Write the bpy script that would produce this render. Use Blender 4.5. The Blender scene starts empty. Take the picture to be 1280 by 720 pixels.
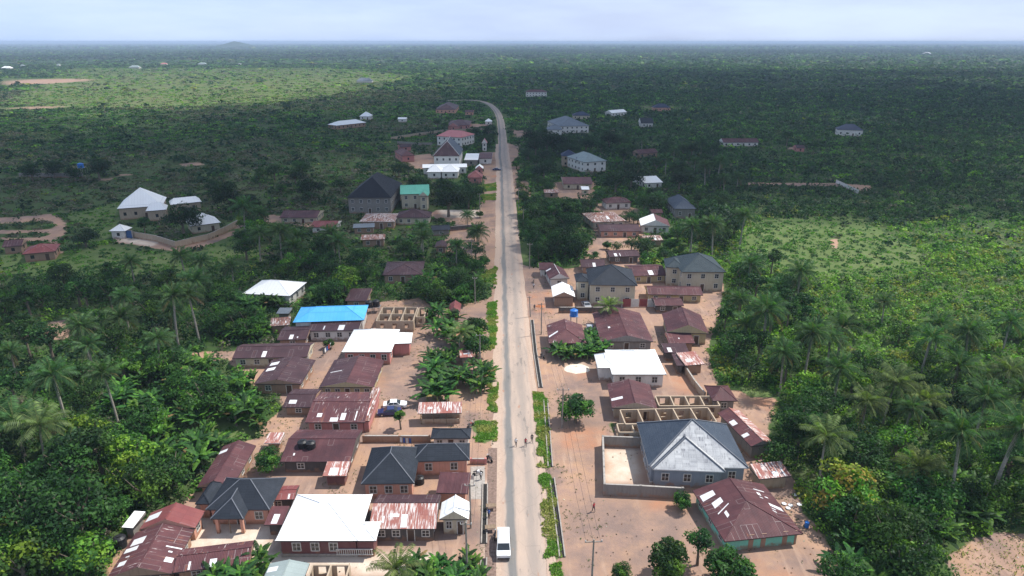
import bpy, math, random
import numpy as np
from mathutils import Vector, Matrix
random.seed(7)
C = bpy.context.scene.collection
SC = bpy.context.scene
PI = math.pi
# ---------------------------------------------------------------- camera geometry
FOC, CAMH, HOR = 853.0, 65.0, 52.0
PITCH = math.atan((360.0 - HOR) / FOC)
cP, sP = math.cos(PITCH), math.sin(PITCH)
def G(x, y, z=0.0):
    """ground plan position of a spot seen at photo pixel x, y that lies z metres up"""
    t = (CAMH - z) / (FOC * sP + (y - 360.0) * cP)
    return ((x - 640.0) * t, t * (FOC * cP - (y - 360.0) * sP))
def PX(X, Y, Z):
    dz = Z - CAMH
    dep = Y * cP - dz * sP
    up = Y * sP + dz * cP
    return (640 + FOC * X / dep, 360 - FOC * up / dep)
# ---------------------------------------------------------------- object helpers
def tag(o, label=None, cat=None, group=None, kind=None):
    if label: o['label'] = label
    if cat: o['category'] = cat
    if group: o['group'] = group
    if kind: o['kind'] = kind
    return o
def empty(name, loc, rz=0.0, label=None, cat=None, group=None):
    o = bpy.data.objects.new(name, None)
    C.objects.link(o)
    o.empty_display_size = 0.5
    o.location = loc
    o.rotation_euler = (0, 0, rz)
    return tag(o, label, cat, group)
def copy_tree(o, parent=None):
    c = o.copy(); C.objects.link(c); c.parent = parent
    for ch in list(o.children):
        copy_tree(ch, c)
    return c
class MB:
    """collects faces with materials and metre UVs, builds them as one mesh"""
    def __init__(s):
        s.v = []; s.f = []; s.m = []; s.uv = []; s.mats = []
    def mi(s, mat):
        if mat not in s.mats: s.mats.append(mat)
        return s.mats.index(mat)
    def face(s, pts, mat, uv=None):
        b = len(s.v); s.v.extend([tuple(p) for p in pts])
        s.f.append(tuple(range(b, b + len(pts)))); s.m.append(s.mi(mat))
        if uv is None: uv = auto_uv(pts)
        s.uv.append(uv)
    def box(s, c, size, mat, rz=0.0, taper=1.0):
        cx, cy, cz = c; sx, sy, sz = size[0] / 2, size[1] / 2, size[2] / 2
        co, si = math.cos(rz), math.sin(rz)
        P = []
        for dz, k in ((-sz, 1.0), (sz, taper)):
            for dx, dy in ((-sx, -sy), (sx, -sy), (sx, sy), (-sx, sy)):
                X, Y = dx * k, dy * k
                P.append((cx + X * co - Y * si, cy + X * si + Y * co, cz + dz))
        for q in ((0, 3, 2, 1), (4, 5, 6, 7), (0, 1, 5, 4), (1, 2, 6, 5), (2, 3, 7, 6), (3, 0, 4, 7)):
            s.face([P[i] for i in q], mat)
    def tube(s, pts, rad, mat, n=6):
        pts = [Vector(p) for p in pts]
        if not hasattr(rad, '__len__'): rad = [rad] * len(pts)
        rings = []
        for i, p in enumerate(pts):
            d = (pts[min(i + 1, len(pts) - 1)] - pts[max(i - 1, 0)])
            if d.length < 1e-6: d = Vector((0, 0, 1))
            d.normalize()
            a = d.orthogonal().normalized() if abs(d.z) < 0.99 else Vector((1, 0, 0))
            if abs(d.z) >= 0.99: a = (a - d * a.dot(d)).normalized()
            b = d.cross(a)
            rings.append([p + (a * math.cos(2 * PI * k / n) + b * math.sin(2 * PI * k / n)) * rad[i] for k in range(n)])
        for i in range(len(rings) - 1):
            for k in range(n):
                s.face([rings[i][k], rings[i][(k + 1) % n], rings[i + 1][(k + 1) % n], rings[i + 1][k]], mat)
        s.face(rings[-1], mat); s.face(rings[0][::-1], mat)
    def build(s, name, parent=None, smooth=False):
        me = bpy.data.meshes.new(name)
        me.from_pydata(s.v, [], s.f)
        for m in s.mats: me.materials.append(m)
        me.polygons.foreach_set('material_index', s.m)
        ul = me.uv_layers.new(name='UVMap')
        flat = [c for f in s.uv for p in f for c in p]
        ul.data.foreach_set('uv', flat)
        if smooth: me.polygons.foreach_set('use_smooth', [True] * len(s.f))
        o = bpy.data.objects.new(name, me); C.objects.link(o)
        if parent is not None: o.parent = parent
        return o
def auto_uv(pts):
    P = [Vector(p) for p in pts]
    n = (P[1] - P[0]).cross(P[2] - P[0])
    if n.length < 1e-9: return [(0.0, 0.0)] * len(P)
    n.normalize()
    if abs(n.z) > 0.9: return [(p.x, p.y) for p in P]
    u = Vector((-n.y, n.x, 0)).normalized(); v = n.cross(u)
    if v.z < 0: v = -v
    return [(p.dot(u), p.dot(v)) for p in P]
# ---------------------------------------------------------------- node helpers
class NT:
    def __init__(s, name, tree=None):
        if tree is None:
            s.mat = bpy.data.materials.new(name); s.mat.use_nodes = True
            s.t = s.mat.node_tree
        else: s.t = tree; s.mat = None
        s.t.nodes.clear()
    def n(s, typ, ins=None, **kw):
        nd = s.t.nodes.new(typ)
        for k, v in kw.items(): setattr(nd, k, v)
        for k, v in (ins or {}).items():
            sock = nd.inputs[k]
            if isinstance(v, bpy.types.NodeSocket): s.t.links.new(v, sock)
            else: sock.default_value = v
        return nd
    def noise(s, vec, scale, detail=4, rough=0.55):
        i = {'Scale': scale, 'Detail': detail, 'Roughness': rough}
        if vec is not None: i['Vector'] = vec
        return s.n('ShaderNodeTexNoise', i).outputs['Fac']
    def mr(s, val, a, b, c=0.0, d=1.0, smooth=False):
        nd = s.n('ShaderNodeMapRange', {0: val, 1: a, 2: b, 3: c, 4: d})
        if smooth: nd.interpolation_type = 'SMOOTHSTEP'
        return nd.outputs[0]
    def math(s, op, a, b=0.0):
        return s.n('ShaderNodeMath', {0: a, 1: b}, operation=op).outputs[0]
    def mix(s, f, a, b, blend='MIX'):
        nd = s.n('ShaderNodeMix', data_type='RGBA', blend_type=blend)
        for sock, v in ((nd.inputs[0], f), (nd.inputs[6], a), (nd.inputs[7], b)):
            if isinstance(v, bpy.types.NodeSocket): s.t.links.new(v, sock)
            else: sock.default_value = v if not hasattr(v, '__len__') else (tuple(v) + (1.0,))[:4]
        return nd.outputs[2]
    def out(s, sh, vol=None):
        o = s.n('ShaderNodeOutputMaterial')
        if sh is not None: s.t.links.new(sh, o.inputs[0])
        if vol is not None: s.t.links.new(vol, o.inputs[1])
        return s.mat
    def bump(s, h, strength=0.3, dist=0.05):
        return s.n('ShaderNodeBump', {'Height': h, 'Strength': strength, 'Distance': dist}).outputs[0]
    def bsdf(s, col, rough=0.7, spec=0.3, normal=None, metal=0.0):
        i = {'Base Color': col if isinstance(col, bpy.types.NodeSocket) else (tuple(col) + (1,))[:4], 'Roughness': rough,
             'Specular IOR Level': spec, 'Metallic': metal}
        if normal is not None: i['Normal'] = normal
        return s.n('ShaderNodeBsdfPrincipled', i).outputs[0]
def flat(name, col, rough=0.6, spec=0.3, metal=0.0, var=0.12):
    t = NT(name)
    geo = t.n('ShaderNodeTexCoord').outputs['Object']
    nz = t.noise(geo, 2.5, 5)
    c = t.mix(t.mr(nz, 0.3, 0.7), [x * (1 - var) for x in col], [min(1, x * (1 + var)) for x in col])
    return t.out(t.bsdf(c, rough, spec, None, metal))
def plaster(name, col, dirt=0.5):
    """painted render with rain streaks and soil splashed on its foot"""
    t = NT(name)
    tc = t.n('ShaderNodeTexCoord').outputs['Object']
    sep = t.n('ShaderNodeSeparateXYZ', {0: tc})
    sc = t.n('ShaderNodeMapping', {'Vector': tc, 'Scale': (2.2, 2.2, 0.35)}).outputs[0]
    streak = t.noise(sc, 1.6, 6, 0.65)
    blot = t.noise(tc, 0.6, 5)
    c = t.mix(t.mr(streak, 0.48, 0.75, 0, dirt), col, [x * 0.55 for x in col])
    c = t.mix(t.mr(blot, 0.5, 0.8, 0, dirt * .5), c, (0.25, 0.2, 0.16))
    foot = t.math('ADD', sep.outputs[2], t.mr(t.noise(tc, 1.3, 4), 0.3, 0.7, -0.5, 0.5))
    c = t.mix(t.mr(foot, 0.15, 0.7, 0.75, 0.0), c, (0.30, 0.165, 0.10))
    return t.out(t.bsdf(c, 0.85, 0.2, t.bump(t.noise(tc, 9, 3), 0.15, 0.02)))
def roofmat(name, cols, rust=0.0, rustcol=(0.26, 0.11, 0.07), pale=0.0, sheetw=0.85, sheetl=2.4, rough=0.5, spec=0.13, tile=False, ribs=True):
    """cols: three tones of the sheets; rust and pale are the share of worn sheets"""
    t = NT(name)
    uv = t.n('ShaderNodeUVMap').outputs[0]
    obj = t.n('ShaderNodeObjectInfo')
    off = t.n('ShaderNodeVectorMath', {0: uv, 1: t.n('ShaderNodeCombineXYZ', {0: t.math('MULTIPLY', obj.outputs['Random'], 57.0), 1: t.math('MULTIPLY', obj.outputs['Random'], 31.0), 2: t.math('MULTIPLY', obj.outputs['Random'], 9.0)}).outputs[0]}, operation='ADD').outputs[0]
    sp = t.n('ShaderNodeSeparateXYZ', {0: off})
    cell = t.n('ShaderNodeCombineXYZ', {0: t.math('FLOOR', t.math('DIVIDE', sp.outputs[0], sheetw)), 1: t.math('FLOOR', t.math('DIVIDE', sp.outputs[1], sheetl)), 2: t.math('MULTIPLY', obj.outputs['Random'], 99.0)}).outputs[0]
    wn = t.n('ShaderNodeTexWhiteNoise', {'Vector': cell}, noise_dimensions='3D')
    rnd = wn.outputs['Value']
    rnd2 = t.n('ShaderNodeSeparateColor', {0: wn.outputs['Color']}).outputs[1]
    c = t.mix(rnd, cols[0], cols[1])
    big = t.noise(off, 0.22, 5, 0.6)
    c = t.mix(t.mr(big, 0.4, 0.7), c, cols[2])
    sc = t.n('ShaderNodeMapping', {'Vector': off, 'Scale': (3.2, 0.35, 1)}).outputs[0]
    streak = t.noise(sc, 1.3, 6, 0.7)
    if rust > 0:
        m = t.math('MULTIPLY', t.mr(streak, 0.62 - rust * 0.22, 0.72 - rust * .16), t.mr(rnd2, 0.9 - rust * 0.9, 1.0 - rust * 0.6))
        c = t.mix(m, c, rustcol)
    if pale > 0:
        s2 = t.noise(t.n('ShaderNodeMapping', {'Vector': off, 'Scale': (5.0, 0.5, 1), 'Location': (7, 3, 1)}).outputs[0], 1.1, 5, 0.65)
        m = t.math('MULTIPLY', t.mr(s2, 0.66 - pale * 0.3, 0.72 - pale * .28), t.mr(t.noise(off, 0.35, 3), 0.62 - pale * .45, 0.70 - pale * .4))
        c = t.mix(m, c, (0.62, 0.57, 0.54))
    # seams between sheets
    fx = t.math('ABSOLUTE', t.math('SUBTRACT', t.math('FRACT', t.math('DIVIDE', sp.outputs[0], sheetw)), 0.5))
    fy = t.math('ABSOLUTE', t.math('SUBTRACT', t.math('FRACT', t.math('DIVIDE', sp.outputs[1], sheetl)), 0.5))
    seam = t.math('MAXIMUM', t.mr(fx, 0.44, 0.5), t.mr(fy, 0.475, 0.5))
    c = t.mix(t.math('MULTIPLY', seam, 0.35), c, [x * 0.5 for x in cols[0]])
    if pale > 0: c = t.mix(t.math('MULTIPLY', seam, t.mr(rnd2, .80, .86, 0, .55)), c, (.5, .46, .44))
    nrm = None
    if tile:
        h = t.math('ADD', t.math('FRACT', t.math('DIVIDE', sp.outputs[1], 0.37)), t.math('MULTIPLY', t.n('ShaderNodeTexWave', {'Vector': off, 'Scale': 5.0}, bands_direction='X').outputs[1], .4))
        nrm = t.bump(h, 0.6, 0.05)
    elif ribs:
        h = t.n('ShaderNodeTexWave', {'Vector': off, 'Scale': 1.6}, bands_direction='X').outputs[1]
        nrm = t.bump(t.math('ADD', h, t.math('MULTIPLY', streak, .6)), 0.5, 0.04)
    r = t.mr(streak, 0.3, 0.7, rough - .08, rough + .15)
    return t.out(t.bsdf(c, r, spec, nrm))
def leafmat(name, mult=1.0, gloss=0.16):
    """foliage: tone comes from the leaf clump's own tint attribute"""
    t = NT(name)
    a = t.n('ShaderNodeAttribute', attribute_name='tint').outputs['Color']
    oi = t.n('ShaderNodeObjectInfo').outputs['Random']
    geo = t.n('ShaderNodeNewGeometry')
    isl = geo.outputs['Random Per Island']
    c = t.mix(isl, t.mix(1.0, a, (0.68, 0.72, 0.7), 'MULTIPLY'), t.mix(1.0, a, (1.35, 1.28, 1.1), 'MULTIPLY'))
    c = t.n('ShaderNodeHueSaturation', {'Hue': t.mr(oi, 0, 1, 0.485, 0.515), 'Saturation': 1.0, 'Value': t.mr(oi, 0, 1, 0.8 * mult, 1.2 * mult), 'Color': c}).outputs[0]
    p = t.bsdf(c, 0.55, gloss)
    tr = t.n('ShaderNodeBsdfTranslucent', {'Color': t.mix(1.0, c, (1.25, 1.6, 0.5), 'MULTIPLY')}).outputs[0]
    sh = t.n('ShaderNodeMixShader', {0: 0.30, 1: p, 2: tr}).outputs[0]
    return t.out(sh)
HAZE_D = 1.15e-4
EXPO = 0.42
M = {}
M['leaf'] = leafmat('leaf_material')
M['bark'] = flat('bark', (0.16, 0.13, 0.10), 0.9, 0.1, 0, 0.35)
M['palmbark'] = flat('palm_bark', (0.30, 0.27, 0.23), 0.9, 0.1, 0, 0.35)
R3 = lambda a, b, c: (a, b, c)
M['maroon'] = roofmat('maroon_longspan_sheet', ((.088, .036, .040), (.118, .050, .053), (.058, .028, .033)), rust=.12, pale=.04)
M['maroonpatch'] = roofmat('maroon_streaked_sheet', ((.100, .042, .046), (.135, .056, .058), (.070, .032, .037)), rust=.3, pale=.22)
M['red'] = roofmat('dull_red_sheet', ((.19, .055, .055), (.16, .05, .052), (.22, .075, .07)), rust=.2, pale=.1)
M['brown'] = roofmat('dark_brown_sheet', ((.062, .034, .040), (.078, .043, .048), (.048, .028, .033)), rust=.1, pale=.02)
M['rust'] = roofmat('rusted_zinc_sheet', ((.15, .075, .06), (.24, .12, .095), (.11, .055, .05)), rust=.8, pale=.5)
M['rustred'] = roofmat('red_rusted_sheet', ((.25, .09, .075), (.36, .17, .14), (.30, .11, .09)), rust=.6, rustcol=(.42, .2, .15), pale=.55)
M['white'] = roofmat('bare_white_aluminium', ((.82, .82, .80), (.84, .84, .82), (.80, .79, .77)), sheetl=12, sheetw=1.0, rough=.45)
M['slate'] = roofmat('charcoal_stone_coated_tile', ((.026, .032, .042), (.034, .040, .052), (.022, .027, .036)), sheetw=1.3, sheetl=.37, tile=True, rough=.6)
M['black'] = roofmat('black_sheet', ((.012, .015, .022), (.017, .02, .028), (.010, .012, .018)), rough=.6)
M['slateblue'] = roofmat('blue_grey_tile', ((.055, .072, .10), (.070, .088, .115), (.047, .062, .088)), sheetw=1.3, sheetl=.37, tile=True, rough=.6)
M['slategreen'] = roofmat('green_grey_tile', ((.040, .056, .066), (.050, .066, .076), (.034, .048, .057)), sheetw=1.3, sheetl=.37, tile=True, rough=.6)
M['navy'] = roofmat('navy_sheet', ((.035, .048, .085), (.042, .056, .095), (.03, .04, .075)), rough=.55)
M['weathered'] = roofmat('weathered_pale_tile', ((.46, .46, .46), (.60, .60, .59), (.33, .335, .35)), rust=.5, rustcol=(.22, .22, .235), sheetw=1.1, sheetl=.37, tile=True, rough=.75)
M['greytile'] = roofmat('mid_grey_tile', ((.15, .175, .20), (.19, .215, .24), (.13, .15, .175)), tile=True, sheetl=.37, rough=.7)
M['greygreen'] = roofmat('grey_green_sheet', ((.26, .31, .30), (.30, .35, .34), (.23, .27, .265)), rough=.65)
M['blue'] = roofmat('bright_blue_sheet', ((.11, .47, .88), (.14, .50, .90), (.09, .43, .84)), sheetl=12, rough=.55)
M['green'] = roofmat('sea_green_sheet', ((.13, .42, .30), (.15, .45, .33), (.11, .36, .26)), rough=.6)
M['pink'] = roofmat('pink_sheet', ((.50, .19, .19), (.46, .17, .17), (.54, .22, .21)), rough=.6)
M['zinc'] = flat('new_zinc_patch', (.66, .66, .66), .5, .4)
M['cap'] = flat('ridge_cap', (.12, .13, .15), .6)
M['capw'] = flat('pale_ridge_cap', (.6, .58, .56), .6)
M['fascia'] = flat('painted_fascia', (.55, .53, .5), .6)
M['fasciad'] = flat('dark_fascia', (.06, .05, .05), .7)
M['cream'] = plaster('cream_plaster', (.52, .46, .34))
M['whitew'] = plaster('white_plaster', (.68, .65, .60))
M['pinkw'] = plaster('pink_plaster', (.50, .21, .19))
M['salmon'] = plaster('salmon_plaster', (.58, .30, .22))
M['maroonw'] = plaster('maroon_plaster', (.17, .075, .075))
M['teal'] = plaster('teal_plaster', (.20, .55, .43), .3)
M['bluew'] = plaster('blue_grey_plaster', (.24, .27, .305), .45)
M['greyw'] = plaster('bare_block_wall', (.24, .22, .20), .7)
M['mud'] = plaster('mud_coloured_wall', (.34, .22, .155), .6)
M['tanw'] = plaster('tan_block_wall', (.42, .33, .24), .6)
M['darkw'] = plaster('dark_stained_wall', (.10, .09, .085), .6)
M['yelloww'] = plaster('dull_yellow_plaster', (.46, .38, .22), .6)
M['glass'] = flat('dark_window_glass', (.025, .03, .035), .15, .6)
M['frame'] = flat('white_window_frame', (.58, .56, .52), .5)
M['frameb'] = flat('brown_window_frame', (.14, .09, .07), .6)
M['door'] = flat('brown_door_paint', (.09, .055, .04), .6)
M['doorb'] = flat('blue_gate_paint', (.05, .12, .28), .5)
M['void'] = flat('unlit_room_plaster', (.035, .032, .03), .9)
M['concrete'] = flat('raw_concrete', (.34, .31, .28), .85, .15, 0, .2)
M['wood'] = flat('weathered_timber', (.22, .16, .11), .85, .15, 0, .3)
M['pole'] = flat('grey_pole_timber', (.26, .23, .20), .85, .15, 0, .2)
M['metal'] = flat('galvanised_steel', (.4, .4, .4), .4, .4, .6)
M['redpaint'] = flat('faded_red_paint', (.26, .07, .07), .6)
M['tankblack'] = flat('black_tank_plastic', (.02, .02, .022), .45)
M['tankblue'] = flat('blue_tank_plastic', (.03, .16, .50), .45)
M['carwhite'] = flat('white_car_paint', (.78, .78, .77), .2, .5, 0, .03)
M['carblue'] = flat('navy_car_paint', (.02, .03, .10), .2, .5, 0, .03)
M['carsilver'] = flat('silver_car_paint', (.42, .43, .45), .25, .5, .3, .03)
M['tyre'] = flat('tyre_rubber', (.02, .02, .02), .8)
M['lamp'] = flat('lamp_glass', (.6, .6, .58), .15, .6)
M['redlamp'] = flat('red_lamp_glass', (.4, .02, .02), .2, .6)
M['skin'] = flat('brown_skin', (.10, .055, .035), .6)
M['hair'] = flat('black_hair', (.01, .01, .01), .8)
M['cloth_dark'] = flat('dark_cloth', (.03, .03, .04), .9)
M['cloth_red'] = flat('red_cloth', (.35, .04, .05), .9)
M['cloth_white'] = flat('white_cloth', (.6, .6, .6), .9)
M['cloth_blue'] = flat('blue_cloth', (.05, .1, .3), .9)
M['black'].name = 'black_roof_sheet'
# ---------------------------------------------------------------- houses
FOOT = []      # (centre x, y, ux, w, d, px box) to keep trees off roofs
RINFO = []
def sec_geom(NL, NR, FAR, z):
    a = Vector(G(NL[0], NL[1], z)); b = Vector(G(NR[0], NR[1], z))
    u = (b - a); w = u.length; u.normalize(); v = Vector((-u.y, u.x))
    if hasattr(FAR, '__len__'):
        f = Vector(G(FAR[0], FAR[1], z)); d = max(1.5, (f - a).dot(v))
    else: d = FAR
    return a, u, v, w, d
def roof_section(mb, T, w, d, z, rise, typ, mat, gmat, opts, ov):
    """T maps (x along eave, y deep, z) to local space. Closed roof body with fascia and soffit."""
    near = opts.get('near', mat); left = opts.get('left', mat); right = opts.get('right', mat); back = opts.get('back', mat)
    fas = opts.get('fascia', M['fasciad']); fh = 0.16
    A, B, Cc, D = (0, 0, z), (w, 0, z), (w, d, z), (0, d, z)
    def F(pts, m, along):
        P = [T(*p) for p in pts]
        p0 = Vector(P[0]); a = (Vector(P[1]) - p0).normalized()
        nn = a.cross(Vector(P[2]) - p0); nn.normalize(); b = nn.cross(a)
        mb.face(P, m, [((Vector(q) - p0).dot(a), (Vector(q) - p0).dot(b)) for q in P])
    slopes = {}
    if typ in ('hip', 'pyr', 'gx', 'gy', 'gyhip', 'gxh'):
        if typ == 'pyr': r1 = (w / 2, d / 2, z + rise); r2 = r1
        elif typ == 'hip':
            if w >= d: k = d / 2; r1 = (k, d / 2, z + rise); r2 = (w - k, d / 2, z + rise)
            else: k = w / 2; r1 = (w / 2, k, z + rise); r2 = (w / 2, d - k, z + rise)
        elif typ == 'gx': r1 = (0, d / 2, z + rise); r2 = (w, d / 2, z + rise)
        elif typ == 'gxh': k = d * .25; r1 = (k, d / 2, z + rise); r2 = (w - k, d / 2, z + rise)
        elif typ == 'gy': r1 = (w / 2, 0, z + rise); r2 = (w / 2, d, z + rise)
        else: r1 = (w / 2, opts.get('run', min(w / 2, d * .6)), z + rise); r2 = (w / 2, d, z + rise)
        xr = abs(r1[0] - r2[0]) > 1e-3
        if xr:
            F([A, B, r2, r1], near, 0); F([Cc, D, r1, r2], back, 0)
            F([B, Cc, r2], gmat if typ == 'gx' else right, 0); F([D, A, r1], gmat if typ == 'gx' else left, 0)
            slopes['near'] = (A, B, r2, r1)
        elif typ == 'pyr':
            F([A, B, r1], near, 0); F([B, Cc, r1], right, 0); F([Cc, D, r1], back, 0); F([D, A, r1], left, 0)
            slopes['near'] = (A, B, r1, r1)
        else:
            F([B, Cc, r2, r1], right, 0); F([D, A, r1, r2], left, 0)
            F([A, B, r1], gmat if typ == 'gy' else near, 0)
            F([Cc, D, r2], gmat if typ in ('gy', 'gyhip') else back, 0)
            slopes['left'] = (D, A, r1, r2); slopes['right'] = (B, Cc, r2, r1)
        if opts.get('caps', True):
            cm = opts.get('capmat', mat)
            rr = opts.get('capr', .09)
            lines = [(r1, r2)] if r1 != r2 else []
            if typ in ('hip', 'pyr', 'gxh'): lines += [(A, r1 if (xr or typ == 'pyr' or d > w) else r1), (B, r2 if xr else r1), (Cc, r2), (D, r1 if xr else r2)]
            if typ == 'gyhip': lines += [(A, r1), (B, r1)]
            for p, q in lines:
                P, Q = Vector(T(*p)), Vector(T(*q))
                mb.tube([P, Q], rr, cm, 4)
    elif typ == 'shed':
        hi = z + rise
        Dh, Ch = (0, d, hi), (w, d, hi)
        F([A, B, Ch, Dh], near, 0)
        F([B, Cc, Ch], gmat, 0); F([D, A, Dh], gmat, 0); F([Cc, D, Dh, Ch], gmat, 0)
        slopes['near'] = (A, B, Ch, Dh)
    # eave board and soffit
    ring = [A, B, Cc, D]
    for i in range(4):
        p, q = ring[i], ring[(i + 1) % 4]
        mb.face([T(p[0], p[1], z - fh), T(q[0], q[1], z - fh), T(*q), T(*p)], fas)
    mb.face([T(p[0], p[1], z - fh) for p in (D, Cc, B, A)], fas)
    # loose pale sheets lying on the slope
    rs = random.Random(opts.get('seed', 3) * 77 + int(w * 10)); used = []
    for _ in range((opts.get('patches', 0) + 1) // 2 if opts.get('patches', 0) < 10 else opts['patches']):
        key = rs.choice(opts.get('pside', sorted(slopes)))
        key = key if key in slopes else sorted(slopes)[0]
        p0, p1, p2, p3 = [Vector(T(*p)) for p in slopes[key]]
        L = (p1 - p0).length; Hh = ((p3 + p2) / 2 - (p0 + p1) / 2).length
        pw = min(.8, .85 * rs.choice((.25, .3, 1, 1, 1.6)) / L); ph = rs.choice((.5, 1.0, 1.8, 2.4)) / Hh
        s = round(rs.uniform(.12, .85 - pw) * L / .85) * .85 / L; q = rs.uniform(.04, max(.06, .6 - ph)); ph = min(ph, .5)
        if any(k2 == key and s < e2 + .01 and s + pw > s2 - .01 and q < f2 + .02 and q + ph > q2 - .02 for (k2, s2, e2, q2, f2) in used): continue
        used.append((key, s, s + pw, q, q + ph))
        def at(a_, b_):
            lo = p0.lerp(p1, a_); hi2 = p3.lerp(p2, a_); return lo.lerp(hi2, b_)
        nn = (p1 - p0).cross(p3 - p0).normalized()
        if nn.z < 0: nn = -nn
        P = [at(s, q) + nn * .02, at(s + pw, q) + nn * .02, at(s + pw, q + ph) + nn * .02, at(s, q + ph) + nn * .02]
        mb.face(P, M['zinc']); lo = [p - nn * .019 for p in P]
        for i in range(4): mb.face([lo[i], lo[(i + 1) % 4], P[(i + 1) % 4], P[i]], M['zinc'])
def opening(par, kind, p, n, along, w, h, z, frame, far, barred=True):
    """window or door set on a wall; p is the foot point of its centre on the wall face"""
    px, py = p
    def W(a, o, zz): return (px + along[0] * a + n[0] * o, py + along[1] * a + n[1] * o, zz)
    def bx(mb, a0, a1, z0, z1, o0, o1, m):
        c = [W(a0, o0, z0), W(a1, o0, z0), W(a1, o1, z0), W(a0, o1, z0), W(a0, o0, z1), W(a1, o0, z1), W(a1, o1, z1), W(a0, o1, z1)]
        for q in ((0, 3, 2, 1), (4, 5, 6, 7), (0, 1, 5, 4), (1, 2, 6, 5), (2, 3, 7, 6), (3, 0, 4, 7)):
            mb.face([c[i] for i in q], m)
    mb = MB(); bx(mb, -w / 2, w / 2, z, z + h, -.05, .03, M['glass'] if kind == 'window' else M['door'])
    o = mb.build(kind, par)
    if not far:
        fb = MB(); t = .11
        bx(fb, -w / 2 - t, -w / 2, z - t, z + h + t, -.04, .07, frame); bx(fb, w / 2, w / 2 + t, z - t, z + h + t, -.04, .07, frame)
        bx(fb, -w / 2, w / 2, z + h, z + h + t, -.04, .07, frame)
        if kind == 'window':
            bx(fb, -w / 2, w / 2, z - t, z, -.04, .09, frame)
            bx(fb, -.035, .035, z, z + h, .031, .06, frame)
            if barred: bx(fb, -w / 2, w / 2, z + h * .48, z + h * .48 + .05, .031, .055, frame)
        fb.build('frame', o)
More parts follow.
